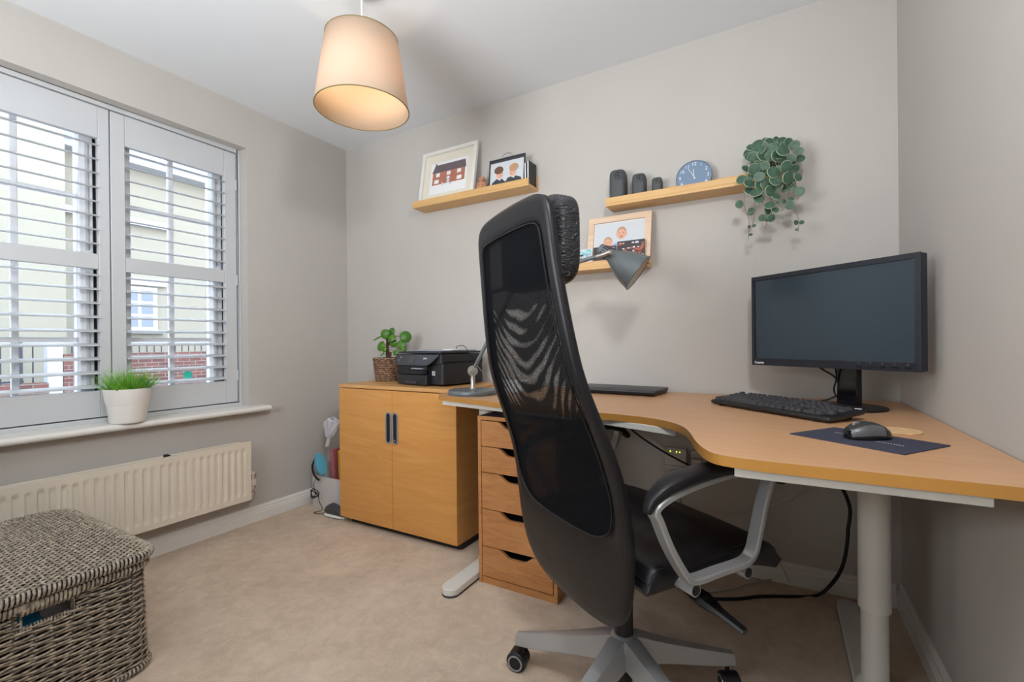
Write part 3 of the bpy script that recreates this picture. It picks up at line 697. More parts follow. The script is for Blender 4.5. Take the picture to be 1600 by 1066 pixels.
q = MB(); q.tube([L(.06, -.04, .41), L(.08, -.2, .395), L(.1, -.29, .40)], [.005, .006, .009], 8, flat=1.5); q.build('height_lever', 'black_plastic', ch)
# arm rests
for s in (1, -1):
    rr = .302*s; df = 0 if s > 0 else .034
    loop = cat([L(f_+df, rr, z_) for f_, z_ in ((-.168, .672), (-.158, .648), (-.128, .585), (-.085, .520), (-.058, .503), (.02, .504), (.10, .506), (.132, .524), (.150, .570), (.172, .635), (.196, .690), (.185, .712), (.12, .718), (.03, .716), (-.07, .706), (-.14, .690))], 5, closed=True)
    q = MB(); rs = []
    n_l = len(loop)
    for i, p in enumerate(loop):
        tn = (loop[(i+1) % n_l]-loop[i-1]).normalized(); nr = rv.cross(tn).normalized()
        hw, ht = .0155, .0075
        rs.append([p+rv*(a*hw)+nr*(b*ht) for a, b in ((-1, -.6), (-.8, -1), (.8, -1), (1, -.6), (1, .6), (.8, 1), (-.8, 1), (-1, .6))])
    q.rings(rs, closed_loop=True); arf = q.build('armrest_frame', 'alu_matt', ch, smooth=40)
    pad = cat([L(f_+df, rr, z_) for f_, z_ in ((-.186, .668), (-.172, .696), (-.13, .719), (-.06, .731), (.03, .734), (.12, .729), (.19, .712), (.232, .684), (.240, .672))], 5)
    q = MB(); rs = []; n_p = len(pad)
    for i, p in enumerate(pad):
        tn = (pad[min(i+1, n_p-1)]-pad[max(i-1, 0)]).normalized(); nr = rv.cross(tn).normalized()
        if nr.z < 0: nr = -nr
        e = min(1, .35+2.2*i/n_p, .45+1.6*(n_p-1-i)/n_p)
        rs.append([p+rv*(math.copysign(abs(math.cos(t))**.7, math.cos(t))*.027*e)+nr*(math.copysign(abs(math.sin(t))**.8, math.sin(t))*.0155*e) for t in [2*PI*k/16 for k in range(16)]])
    q.rings(rs); q.build('armrest_pad', 'leather', ch, smooth=80)
    for f_ in (-.06+df, .108+df):
        q = MB(); q.tube([L(f_, s*.19, .484), L(f_, s*.312, .484)], .0145, 20); q.build('armrest_bolt', 'alu_matt', arf)
        q = MB(); q.tube([L(f_, s*.3121, .484), L(f_, s*.3130, .484)], .0115, 20); q.build('bolt_cap', 'black_plastic', arf)
# gas lift and base
q = MB(); q.lathe([(0, .16), (.026, .16), (.026, .36), (.03, .40), (0, .4)], 24, Matrix.Translation(HUB), cap=False); q.build('gas_lift_cover', 'black_plastic', ch)
q = MB(); q.lathe([(0, .04), (.022, .04), (.024, .16), (0, .16)], 24, Matrix.Translation(HUB), cap=False); q.build('gas_cylinder', 'black_plastic', ch)
q = MB(); q.lathe([(0, .13), (.045, .125), (.05, .15), (.046, .185), (.032, .203), (0, .205)], 32, Matrix.Translation(HUB), cap=False); q.build('hub', 'alu_matt', ch, smooth=60)
for k in range(5):
    a = math.radians(39+72*k); d_ = Vector((math.cos(a), math.sin(a), 0)); t_ = Vector((-math.sin(a), math.cos(a), 0))
    q = MB(); rs = []
    for r_, zt, zb, w_ in ((.01, .200, .150, .030), (.045, .196, .132, .036), (.08, .183, .124, .034), (.14, .163, .113, .029), (.22, .139, .096, .024), (.30, .117, .080, .019), (.335, .108, .077, .017)):
        rs.append([HUB+d_*r_+t_*x+Vector((0, 0, z)) for x, z in ((-w_*.62, zt), (-w_*.3, zt+.002), (w_*.3, zt+.002), (w_*.62, zt), (w_, zb+.003), (w_*.9, zb), (-w_*.9, zb), (-w_, zb+.003))])
    q.rings(rs); q.build('base_leg', 'alu_matt', ch, smooth=35)
    c0 = HUB+d_*.318; sw = [210, 20, 95, 300, 150][k]; ca = math.radians(sw)
    wa = Vector((math.cos(ca), math.sin(ca), 0)); cc = c0+Vector((math.cos(ca+PI/2), math.sin(ca+PI/2), 0))*.014
    hd = MB(); hd.tube([cc-wa*.010+Vector((0, 0, .029)), cc+wa*.010+Vector((0, 0, .029))], .021, 20); hd.tube([c0+Vector((0, 0, .03)), c0+Vector((0, 0, .082))], .0065, 10)
    arc = []
    for side in (-1, 1):
        arc.append([cc+wa*(side*.024)+Vector((0, 0, .0295))+(Vector((math.cos(ca+PI/2), math.sin(ca+PI/2), 0))*math.cos(t)+Vector((0, 0, 1))*math.sin(t))*.031 for t in [(-.1+1.2*j/12)*PI for j in range(13)]] )
    hd.rings(arc); co = hd.build('caster', 'black_plastic', ch, bevel=.002)
    for side in (-1, 1):
        wq = MB(); p0 = cc+wa*(side*.012); p1 = cc+wa*(side*.0265)
        wq.tube([p0+Vector((0, 0, .0285)), p1+Vector((0, 0, .0285))], .0285, 24); wq.build('caster_wheel', 'black_matt', co, bevel=.004)
        wq = MB(); rr_ = []
        for rad, ex in ((.024, .0266), (.0235, .0282), (.0195, .0282), (.019, .0266)):
            rr_.append([cc+wa*(side*ex)+Vector((0, 0, .0285))+(Vector((math.cos(ca+PI/2), math.sin(ca+PI/2), 0))*math.cos(t)+Vector((0, 0, 1))*math.sin(t))*rad for t in [2*PI*j/24 for j in range(24)]])
        wq.rings(rr_, cap=False); wq.build('wheel_rim', 'silver_trim', co)

# ------------------------------------------------------------------ wicker hamper
BX0, BX1, BY0, BY1, BH = .135, .905, -2.06, -1.545, .335
hp = thing('wicker_hamper', 'large grey wicker hamper with a flat lid in the left foreground', 'basket', ((BX0+BX1)/2, (BY0+BY1)/2, 0))
def rr_path(ins, z, r=.07, step=.012):
    pts = rrect(BX0+ins, BY0+ins, BX1-ins, BY1-ins, r, 10); out = []
    n_ = len(pts)
    for i in range(n_):
        a = Vector((*pts[i], z)); b = Vector((*pts[(i+1) % n_], z)); k = max(1, int(round((b-a).length/step)))
        out += [a.lerp(b, j/k) for j in range(k)]
    return out
STK = .038
hx0, hx1, hz0, hz1 = -1.842, -1.744, .276, .318      # hand hole in the short end facing the room
def weave(z0, z1, dz, r, ins0, name):
    q = MB(); nrow = int((z1-z0)/dz)
    for i in range(nrow+1):
        z = z0+i*dz; ins = .012 - .010*(1-z/z1)
        pts = rr_path(ins+.0, z, step=.0112); n_ = len(pts); tot = 0; out = []; runs = []
        per = sum((pts[(j+1) % n_]-pts[j]).length for j in range(n_)); nw = 2*round(per/STK/2)+1
        for j, p in enumerate(pts):
            tn = (pts[(j+1) % n_]-pts[j-1]).normalized(); nr = Vector((tn.y, -tn.x, 0))
            ph = PI*nw*tot/per + PI*i; tot += (pts[(j+1) % n_]-p).length
            pp = p+nr*(.0042*math.sin(ph))+Vector((0, 0, .0016*math.sin(j*.7+i*1.3)))
            hole = p.x > BX1-.05 and hx0-.004 < p.y < hx1+.004 and hz0-.003 < z < hz1+.003
            if hole:
                if out: runs.append(out)
                out = []
            else: out.append(pp)
        if runs:
            runs[0] = out+runs[0]
            for rn in runs:
                if len(rn) > 2: q.tube(rn, r, 5)
        else: q.tube(out, r, 5, closed=True)
    return q
weave(.022, .318, .0086, .0033, 0, '').build('woven_side', 'wicker', hp, smooth=80)
q = MB(); pts = rr_path(.011, 0, step=STK)
for p in pts:
    if p.x > BX1-.05 and hx0 < p.y < hx1: q.tube([(p.x, p.y, .01), (p.x, p.y, hz0)], .0042, 6); continue
    q.tube([(p.x, p.y, .01), (p.x, p.y, .325)], .0042, 6)
q.build('stakes', 'wicker_dark', hp)
def wrap(path, R, r, pitch, closed=True, ratio=1.0):
    n_ = len(path); q = MB(); L_ = 0; out = []
    for i in range(n_ if closed else n_-1):
        a = path[i]; b = path[(i+1) % n_]; ln = (b-a).length; tn = (b-a).normalized(); nr = tn.cross(Vector((0, 0, 1))).normalized(); up = nr.cross(tn)
        k = max(2, int(ln/pitch*7))
        for j in range(k):
            t = 2*PI*(L_+ln*j/k)/pitch
            out.append(a.lerp(b, j/k)+nr*(math.cos(t)*R*ratio)+up*(math.sin(t)*R))
        L_ += ln
    q.tube(out, r, 4); return q
wrap(rr_path(.006, .330, step=.03), .0125, .0036, .0098).build('rim', 'wicker', hp, smooth=80)
q = MB(); q.tube(rr_path(.006, .330, step=.02), .0105, 8, closed=True); q.tube(rr_path(.002, .010, step=.02), .0095, 8, closed=True); q.build('rim_core', 'wicker_dark', hp)
wrap(rr_path(.002, .0125, step=.03), .0105, .0032, .010).build('foot_braid', 'wicker', hp, smooth=80)
for ye in (hx0-.004, hx1+.004):
    wrap([Vector((BX1-.011, ye, hz0-.02)), Vector((BX1-.011, ye, .325))], .009, .0026, .0075, False).build('hole_binding', 'wicker', hp, smooth=80)
wrap([Vector((BX1-.0135, hx0-.02, hz0-.006)), Vector((BX1-.0135, hx1+.02, hz0-.006))], .006, .0024, .0068, False).build('hole_binding', 'wicker', hp, smooth=80)
wrap([Vector((BX1-.007, hx0-.012, .3265)), Vector((BX1-.007, hx1+.012, .3265))], .0165, .0036, .0092, False).build('handle', 'wicker', hp, smooth=80)
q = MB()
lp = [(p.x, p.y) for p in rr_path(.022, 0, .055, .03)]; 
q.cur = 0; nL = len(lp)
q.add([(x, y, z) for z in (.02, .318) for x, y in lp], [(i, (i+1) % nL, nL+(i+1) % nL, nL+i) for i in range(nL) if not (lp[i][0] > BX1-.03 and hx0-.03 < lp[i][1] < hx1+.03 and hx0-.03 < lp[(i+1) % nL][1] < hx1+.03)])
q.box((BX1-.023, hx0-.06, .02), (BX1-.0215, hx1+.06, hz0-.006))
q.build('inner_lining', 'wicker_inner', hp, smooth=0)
# lid
LZ = .372
wrap(rr_path(-.004, LZ-.012, .075, step=.03), .0130, .0037, .0100, ratio=1.0).build('lid_rim', 'wicker', hp, smooth=80)
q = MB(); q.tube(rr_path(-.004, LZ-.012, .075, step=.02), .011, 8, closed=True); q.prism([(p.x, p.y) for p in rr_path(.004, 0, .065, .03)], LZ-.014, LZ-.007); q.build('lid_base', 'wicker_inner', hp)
q = MB(); nx = 66; ins = .008
for i in range(nx):
    x = BX0+ins+.004+(BX1-BX0-2*ins-.008)*i/(nx-1)
    ex = 0
    dx_ = min(x-BX0-ins, BX1-ins-x)
    if dx_ < .062: ex = .062-math.sqrt(max(0, .062**2-(.062-dx_)**2))
    ya, yb = BY0+ins+ex, BY1-ins-ex; k = int((yb-ya)/.0052); pts = []
    for j in range(k+1):
        y = ya+(yb-ya)*j/k; ph = PI*(y-BY0)/.0125+PI*i
        pts.append(Vector((x+.0012*math.sin(y*40+i), y, LZ-.0045+.0042*math.sin(ph))))
    q.tube(pts, .0034, 4, flat=1.15)
q.build('lid_weave', 'wicker', hp, smooth=80)
q = MB(); ny = 40
for i in range(ny):
    y = BY0+.014+(BY1-BY0-.028)*i/(ny-1); q.tube([(BX0+.03, y, LZ-.0065), (BX1-.03, y, LZ-.0065)], .0030, 4)
q.build('lid_ribs', 'wicker_dark', hp)
# blue cloth seen through the hand hole
q = MB(); q.grid(lambda u, v: Vector((BX1-.034-.02*math.sin(PI*v)-.006*math.sin(9*u), -1.90+.115*u-.03*v, .22+.125*v+.01*math.sin(6*u))), 14, 12)
cl = q.build('folded_cloth', 'teal_cloth', None, solid=.006); tag(cl, 'teal blue cloth showing through the hand hole of the wicker hamper', 'cloth')
q = MB(); q.grid(lambda u, v: Vector((BX1-.065-.01*math.sin(PI*v), -1.86+.2*u, .20+.13*v)), 10, 8)
cl = q.build('folded_cloth', 'cream_box', None, solid=.006); tag(cl, 'grey cloth behind the teal one inside the wicker hamper', 'cloth')

# ------------------------------------------------------------------ monitor
A, B = Vector((2.556, -.184, 0)), Vector((3.000, -.523, 0)); MD = (B-A).normalized(); ML = (B-A).length
MZ0, MZ1 = .925, 1.272
mn = thing('monitor', 'black widescreen monitor switched off in the desk corner', 'monitor', tuple((A+B)/2+Vector((0, 0, DZ))))
MM = frameM(A+Vector((0, 0, MZ0)), MD, (0, 0, 1)); MH = MZ1-MZ0     # +z of MM faces the room
q = MB(); q.prism(rrect(0, 0, ML, MH, .006), -.030, 0, MM); q.build('housing', 'bezel', mn, bevel=.002)
q = MB(); q.prism(rrect(.04, .03, ML-.04, MH-.03, .02), -.052, -.03, MM); q.build('rear_cover', 'black_plastic', mn, bevel=.008)
bz = MB(); o_ = [(0, 0), (ML, 0), (ML, MH), (0, MH)]; i_ = [(.015, .027), (ML-.015, .027), (ML-.015, MH-.017), (.015, MH-.017)]
bz.rings([[MM @ Vector((x, y, z)) for x, y in p] for p, z in ((o_, .0), (o_, .004), (i_, .005), (i_, .0005))], cap=False); bzo = bz.build('bezel', 'bezel', mn, smooth=0, bevel=.0008)
q = MB(); q.poly([MM @ Vector((x, y, .0012)) for x, y in i_]); q.build('screen', 'screen_dark', mn, smooth=0, fix=False)
text('lenovo', .0145, MM @ Matrix.Translation((.034, .0105, .0052)), 'brand_lettering', 'text_white', bzo, bold=.0004)
for k in range(5):
    q = MB(); q.prism(rrect(-.008, -.0022, .008, .0022, .0015, 2), .004, .0065, MM @ Matrix.Translation((ML-.165+.033*k, .011, 0))); q.build('button', 'black_gloss', bzo)
for k in range(5): text(['‹', '*', '+', '•', 'o'][k], .009, MM @ Matrix.Translation((ML-.165+.033*k, .021, .0052)), 'button_mark', 'text_grey', bzo)
BC = Vector((2.836, -.295, DZ)); 
q = MB(); q.lathe([(0, 0), (.125, 0), (.127, .003), (.125, .007), (.03, .012), (0, .012)], 56, Matrix.Translation(BC), cap=False); q.build('stand_base', 'black_plastic', mn, smooth=40)
nrm = (MM.to_3x3() @ Vector((0, 0, 1)))
q = MB(); NM = frameM(BC+Vector((0, 0, .009)), MD, (0, 0, 1)); q.box((-.028, 0, -.042), (.040, .30, -.012), M=NM); q.build('stand_neck', 'black_gloss', mn, bevel=.004)
q = MB(); NM2 = frameM((A+B)/2+Vector((0, 0, MZ0)), MD, (0, 0, 1)); q.box((-.05, .10, -.11), (.05, .19, -.05), M=NM2); q.build('tilt_mount', 'black_plastic', mn, bevel=.003)
cbk = MB(); cbk.tube(cat([(2.80, -.30, 1.0), (2.765, -.31, .935), at(1305, 590, 1.62), at(1312, 612, 1.62), at(1300, 622, 1.64), at(1275, 627, 1.66), (2.66, -.22, .80)], 6), .0032, 8); tag(cbk.build('monitor_cable', 'black_matt', None), 'black cable dropping from the monitor towards the keyboard', 'cable')
cbk = MB(); cbk.tube(cat([(2.80, -.28, 1.0), at(1307, 585, 1.64), at(1303, 610, 1.66), at(1312, 630, 1.70), (2.80, -.16, .79)], 6), .0028, 8); tag(cbk.build('monitor_cable', 'black_matt', None), 'second black cable crossing behind the monitor stand', 'cable')

# ------------------------------------------------------------------ keyboard
KA, KB = Vector((2.420, -.395, 0)), Vector((2.764, -.700, 0)); KD = (KB-KA).normalized(); KL = (KB-KA).length
tilt = math.radians(5.5); up_ = Vector((0, 0, 1)).cross(KD).normalized()
kb = thing('keyboard', 'black full size keyboard in front of the monitor', 'keyboard', (2.64, -.47, DZ))
KM = frameM(KA+Vector((0, 0, DZ+.004)), KD, up_*math.cos(tilt)+Vector((0, 0, math.sin(tilt)))) ; KW = .158
q = MB(); q.rings([[KM @ Vector((x, y, z)) for x, y in rrect(a, b, KL-a, KW-b, .01, 4)] for a, b, z in ((.006, .005, 0), (0, 0, .007), (.002, .002, .012), (.006, .006, .0145))]); q.build('keyboard_body', 'black_plastic', kb, smooth=40)
u = (KL-.026)/22.8
rows = [[(0, 1), None, (2, 1), (3, 1), (4, 1), (5, 1), (6.5, 1), (7.5, 1), (8.5, 1), (9.5, 1), (11, 1), (12, 1), (13, 1), (14, 1), (15.3, 1), (16.3, 1), (17.3, 1)],
        [(i, 1) for i in range(13)]+[(13, 2), (15.3, 1), (16.3, 1), (17.3, 1), (18.7, 1), (19.7, 1), (20.7, 1), (21.7, 1)],
        [(0, 1.5)]+[(1.5+i, 1) for i in range(12)]+[(13.5, 1.5), (15.3, 1), (16.3, 1), (17.3, 1), (18.7, 1), (19.7, 1), (20.7, 1), (21.7, 1)],
        [(0, 1.75)]+[(1.75+i, 1) for i in range(11)]+[(12.75, 2.25), (18.7, 1), (19.7, 1), (20.7, 1)],
        [(0, 2.25)]+[(2.25+i, 1) for i in range(10)]+[(12.25, 2.75), (16.3, 1), (18.7, 1), (19.7, 1), (20.7, 1), (21.7, 1)],
        [(0, 1.25), (1.25, 1.25), (2.5, 1.25), (3.75, 6.25), (10, 1.25), (11.25, 1.25), (12.5, 1.25), (13.75, 1.25), (15.3, 1), (16.3, 1), (17.3, 1), (18.7, 2), (20.7, 1)]]
nk = 0
for ri, row in enumerate(rows):
    y1 = KW-.012-ri*.0215-(.004 if ri else 0); y0 = y1-.0195
    for it in row:
        if not it: continue
        x0 = .012+it[0]*u; x1 = x0+it[1]*u-.0012; zt = .0225+.001*abs(ri-3)
        q = MB(); q.rings([[KM @ Vector((x, y, .0145)) for x, y in ((x0, y0), (x1, y0), (x1, y1), (x0, y1))], [KM @ Vector((x, y, zt)) for x, y in ((x0+.003, y0+.0035), (x1-.003, y0+.0035), (x1-.003, y1-.0025), (x0+.003, y1-.0025))]])
        q.build('key', 'key_plastic', kb, bevel=.0006, seg=1); nk += 1
for x in (.05, KL-.05):
    q = MB(); p0 = KM @ Vector((x, KW-.02, 0)); q.box((p0.x-.012, p0.y-.004, DZ), (p0.x+.012, p0.y+.004, p0.z+.002)); q.build('keyboard_foot', 'black_plastic', kb)
    q = MB(); p0 = KM @ Vector((x, .012, 0)); q.box((p0.x-.01, p0.y-.003, DZ), (p0.x+.01, p0.y+.003, p0.z+.002)); q.build('keyboard_foot', 'black_plastic', kb)
q = MB(); q.prism(rrect(KL-.032, KW-.014, KL-.012, KW-.007, .002, 2), .0145, .0152, KM); q.build('badge', 'text_white', kb)

# ------------------------------------------------------------------ mouse mat, mouse, coaster
PM = frameM((2.664, -.904, DZ), Vector((.197, -.143, 0)), Vector((.102, .151, 0))); 
mp_ = thing('mouse_mat', 'thin navy rectangular mouse mat with white lettering on the desk', 'mouse mat', (2.81, -.90, DZ))
q = MB(); q.prism(rrect(0, 0, .243, .182, .003, 3), 0, .0025, PM); q.build('mat', 'pad_navy', mp_, smooth=0)
q = MB(); rg = random.Random(4)
for x0_, n_, yb in ((.044, 9, .108), (.150, 10, .080)):
    for k in range(n_):
        x = x0_+k*.0056; hgt = rg.choice((.0045, .006, .008)); q.box((x, yb, .0026), (x+.0032, yb+hgt*.35, .0028), M=PM); q.box((x, yb, .0026), (x+.0010, yb+hgt, .0028), M=PM)
q.build('printed_mark', 'text_white', mp_, smooth=0)
mo = thing('mouse', 'grey and black wireless mouse resting on the navy mat', 'mouse', (2.822, -.893, DZ+.0025))
MO = frameM((2.822, -.893, DZ+.0028), Vector((.84, .54, 0)), Vector((-.54, .84, 0)))
def mz(x, y):
    t = (x+.052)/.104; h = .0375*math.sin(PI*(t*.86+.10))**.75 if 0 < t < 1 else 0
    return h
def mouse_fn(zlo, zhi, inset):
    q = MB(); rs = []
    for k in range(19):
        t = k/18; x = -.052+.104*t; hw = .031*(math.sin(PI*min(1, max(0, t*.97+.015))))**.42*(1-.14*math.exp(-((t-.5)/.18)**2)); h = .010+.029*math.sin(PI*(t*.82+.12))**.9*(1 if t < .95 else .9)
        ring = []
        for j in range(17):
            a = PI*j/16; yy = math.cos(a); zz = math.sin(a)
            z = zlo+(h-zlo)*(zz**.62) ; y = hw*inset*math.copysign(abs(yy)**.8, yy)
            ring.append(MO @ Vector((x, y, z)))
        rs.append(ring)
    q.rings(rs); return q
q = mouse_fn(.002, 1, 1.0); q.build('body', 'black_gloss', mo, smooth=80)
def skin(x0, x1, a0, a1, off, mat_, name):
    q = MB()
    def fn(u_, v):
        t = x0+(x1-x0)*u_; x = -.052+.104*t; a = (a0+(a1-a0)*v)*PI
        hw = .031*(math.sin(PI*min(1, max(0, t*.97+.015))))**.42*(1-.14*math.exp(-((t-.5)/.18)**2)); h = .010+.029*math.sin(PI*(t*.82+.12))**.9*(1 if t < .95 else .9)
        return MO @ Vector((x*1.0, (hw+off)*math.copysign(abs(math.cos(a))**.8, math.cos(a)), .002+(h+off-.002)*math.sin(a)**.62))
    q.grid(fn, 24, 24); return q.build(name, mat_, mo, smooth=80)
skin(.03, .72, .62, .97, .0006, 'mouse_grey', 'side_grip'); skin(.03, .72, .03, .38, .0006, 'mouse_grey', 'side_grip'); skin(.04, .9, .30, .70, .0009, 'mouse_top', 'top_shell')
q = MB(); c_ = MO @ Vector((-.026, 0, .030)); ax_ = (MO.to_3x3() @ Vector((0, 1, 0))); q.tube([c_-ax_*.003, c_+ax_*.003], .010, 20); q.build('scroll_wheel', 'silver_trim', mo)
q = MB(); q.lathe([(0, 0), (.047, 0), (.048, .002), (.047, .0045), (0, .0045)], 48, Matrix.Translation((2.905, -.745, DZ)), cap=False); tag(q.build('coaster', 'cork', None), 'round pale cork coaster on the desk behind the mouse', 'coaster')

# ------------------------------------------------------------------ laptop
lp_ = thing('laptop', 'closed black laptop lying on the desk against the wall', 'laptop', (1.99, -.15, DZ))
c = [on(2, DZ+.03, 912, 608), on(2, DZ+.03, 1033, 617)]
LA, LB = Vector((1.793, -.225, 0)), Vector((2.188, -.262, 0)); LD = (LB-LA).normalized()
LM = frameM(LA+Vector((0, 0, DZ)), LD, Vector((0, 0, 1)).cross(LD)); LL = (LB-LA).length; LW = .205
q = MB(); q.rings([[LM @ Vector((x, y, z)) for x, y in rrect(i, i, LL-i, LW-i, .008, 4)] for i, z in ((.006, .003), (.001, .010), (0, .015))]); q.build('base', 'black_plastic', lp_, smooth=40)
q = MB(); q.rings([[LM @ Vector((x, y, z)) for x, y in rrect(i, i, LL-i, LW-i, .008, 4)] for i, z in ((0.0, .0165), (0, .025), (.002, .0265))]); q.build('lid', 'dark_grey_plastic', lp_, smooth=40)
for x in (.06, LL-.06):
    q = MB(); q.tube([LM @ Vector((x-.02, LW+.001, .015)), LM @ Vector((x+.02, LW+.001, .015))], .006, 10); q.build('hinge', 'black_plastic', lp_)
for x in (.03, LL-.03):
    for y in (.03, LW-.03):
        q = MB(); q.lathe([(0, 0), (.008, 0), (.008, .003), (0, .003)], 12, LM @ Matrix.Translation((x, y, 0)), cap=False); q.build('rubber_foot', 'black_matt', lp_)

# ------------------------------------------------------------------ desk lamp
LBX, LBY = 1.412, -.487
dl = thing('desk_lamp', 'grey metal desk lamp with round base, jointed arm and bell shade', 'desk lamp', (LBX, LBY, DZ))
T0 = Matrix.Translation((LBX, LBY, DZ))
q = MB(); q.lathe([(0, 0), (.113, 0), (.115, .003), (.115, .016), (.111, .021), (.03, .025), (0, .025)], 64, T0, cap=False); q.build('base', 'lamp_grey', dl, smooth=40)
J1 = Vector((LBX, LBY, DZ+.108)); EL = at(811, 436, 2.02); HD = at(943, 398, 1.80)
q = MB(); q.lathe([(0, .022), (.018, .022), (.013, .028), (.0105, .034), (.0105, .09), (0, .095)], 24, T0, cap=False); q.build('stem', 'lamp_nickel', dl, smooth=50)
vd = (CAM-J1); vd.z = 0; vd.normalize()
ax_ = vd
q = MB(); q.tube([J1-ax_*.012, J1+ax_*.012], .024, 28); q.tube([J1+ax_*.012, J1+ax_*.018], .012, 20); q.build('joint', 'lamp_nickel', dl, bevel=.002)
a_ = (EL-J1).normalized()
q = MB(); q.tube([J1+a_*.02, EL], .0085, 12); q.build('lower_arm', 'lamp_grey', dl)
q = MB(); q.tube([EL-ax_*.012, EL+ax_*.012], .020, 24); q.build('joint', 'lamp_nickel', dl, bevel=.002)
a2 = (HD-EL).normalized()
q = MB(); q.tube([EL, HD-a2*.03], .0085, 12); q.build('upper_arm', 'lamp_grey', dl)
q = MB(); q.tube([HD-a2*.045, HD-a2*.02, HD+Vector((.0, 0, 0)), HD+a2*.03+Vector((0, 0, .004))], [.0075, .008, .009, .008], 12); q.tube([HD+a2*.028-vd*.001, HD+a2*.036], .010, 12); q.build('head_bracket', 'lamp_nickel', dl)
S0 = at(936, 388, 1.85); S1 = at(997, 427, 1.80); sa = (S1-S0).normalized(); 
SM = frameM(S0, sa.cross(Vector((0, 0, 1))).normalized(), sa.cross(sa.cross(Vector((0, 0, 1)))).normalized()); 
if (SM.to_3x3() @ Vector((0, 0, 1))).dot(sa) < 0: SM = SM @ Matrix.Rotation(PI, 4, 'X')
SL = (S1-S0).length
outer = [(0, 0), (.020, .001), (.0235, .006), (.0235, .045), (.028, .058), (.043, .082), (.058, .110), (.068, .135), (.0745, SL-.006), (.0765, SL), ]
outer = [(r_, z_*SL/.168 if z_ < SL-.01 else z_) for r_, z_ in outer]
inner = [(.0755, SL+.0005), (.066, SL*.82), (.056, SL*.66), (.04, SL*.5), (.024, SL*.36), (0, SL*.34)]
q = MB(); q.lathe(outer, 56, SM, cap=False); dls = q.build('lamp_shade', 'lamp_grey', dl, smooth=50)
q = MB(); q.lathe(inner, 56, SM, cap=False); q.build('shade_lining', 'lamp_inside', dls, smooth=60, fix=False)
q = MB(); q.tube([SM @ Vector((.0765*math.cos(t), .0765*math.sin(t), SL)) for t in [2*PI*k/56 for k in range(56)]], .0016, 6, closed=True); q.build('shade_rim', 'lamp_grey', dls)
q = MB(); q.lathe([(0, SL*.35), (.018, SL*.36), (.028, SL*.6), (.022, SL*.75), (0, SL*.8)], 20, SM, cap=False); q.build('bulb', 'lamp_inside', dl, smooth=80)
q = MB()
for k in range(14):
    t = 2*PI*k/14; q.box((.0225, -.0016, SL*.09), (.0242, .0016, SL*.24), M=SM @ Matrix.Rotation(t, 4, 'Z'))
q.build('vent_slots', 'black_matt', dls, smooth=0)
q = MB(); q.tube(cat([J1+Vector((.012, .01, .03)), (LBX+.045, LBY+.06, DZ+.07), (LBX+.07, LBY+.13, DZ+.006)], 8), .002, 6); q.build('power_cord', 'lamp_nickel', dl)
# white box behind the base
wb = MB(); wb.box((1.47, -.36, DZ), (1.60, -.26, DZ+.055), M=None); tag(wb.build('small_box', 'paper', None, bevel=.002), 'small white box on the desk right behind the lamp base', 'box')

# ------------------------------------------------------------------ printer
PA, PB = Vector((.772, -.335, 0)), Vector((1.128, -.400, 0)); PD = (PB-PA).normalized(); PLn = .40
pr_ = thing('printer', 'black inkjet printer with small screen on the wooden cabinet', 'printer', (.98, -.22, CZ))
PMx = frameM(PA+Vector((0, 0, CZ)), PD, Vector((0, 0, 1)).cross(PD)); PW = (PB-PA).length+.012; PDp = .335; PMx = PMx @ Matrix.Diagonal((1, 1, 1.19, 1)); PH = .150
q = MB(); q.prism(rrect(.0, .03, PW, PDp, .02), .008, .112, PMx); q.build('body', 'black_plastic', pr_, bevel=.004)
q = MB(); q.prism(rrect(.02, .0, PW-.10, .05, .012), .004, .050, PMx); q.build('paper_tray', 'black_plastic', pr_, bevel=.003)
q = MB(); q.prism(rrect(.02, -.004, PW-.11, .05, .012), .052, .072, PMx); q.build('output_tray', 'black_gloss', pr_, bevel=.003)
q = MB(); q.prism(rrect(.10, -.0062, .20, .0, .002, 3), .012, .018, PMx); q.build('tray_grip', 'dark_grey_plastic', pr_)
q = MB(); q.prism(rrect(.16, -.012, PW-.12, .03, .008), .076, .081, PMx); q.build('output_flap', 'silver_trim', pr_)
q = MB(); q.box((.03, .006, .072), (PW-.1, .03, .10), M=PMx); q.build('output_slot', 'black_matt', pr_, smooth=0)
# slanted control panel (curved right end)
def panel(x, t):      # t 0 bottom 1 top
    return PMx @ Vector((x, .0 + .022*t, .090+.052*t))
q = MB()
def pfn(u_, v):
    x1 = PW-.02-.075*(1-v)**1.8; x0 = -.004+.012*(1-v)**2
    return panel(x0+(x1-x0)*u_, v)
q.grid(pfn, 24, 10); cpo = q.build('control_panel', 'printer_panel', pr_, solid=.006)
q = MB(); q.rings([[PMx @ Vector((x, y, z)) for x, y in rrect(0, .022, PW, PDp, .015)] for z in (.10, .143)]); q.build('scanner_base', 'black_plastic', pr_, bevel=.003)
q = MB(); q.prism(rrect(.012, .018, PW-.004, PDp-.002, .012), .146, .154, PMx); q.build('scanner_lid', 'bezel', pr_, bevel=.002)
q = MB(); q.prism(rrect(.05, .05, PW-.03, PDp-.02, .012), .155, .160, PMx); q.build('lid_top', 'silver_trim', pr_, bevel=.0015)
sm = frameM(panel(.142, .52)+nrm*0, PD, (PMx.to_3x3() @ Vector((0, .022, .052)))); off = sm.to_3x3() @ Vector((0, 0, 1))
q = MB(); q.prism(rrect(-.026, -.02, .026, .02, .002, 3), .0032, .0042, sm); q.build('display', 'dark_grey_plastic', cpo)['label'] = 'small grey display'
text('ENVY', .013, frameM(panel(.258, .62), PD, (PMx.to_3x3() @ Vector((0, .022, .052)))) @ Matrix.Translation((0, 0, .0034)), 'lettering', 'text_white', pr_)
q = MB()
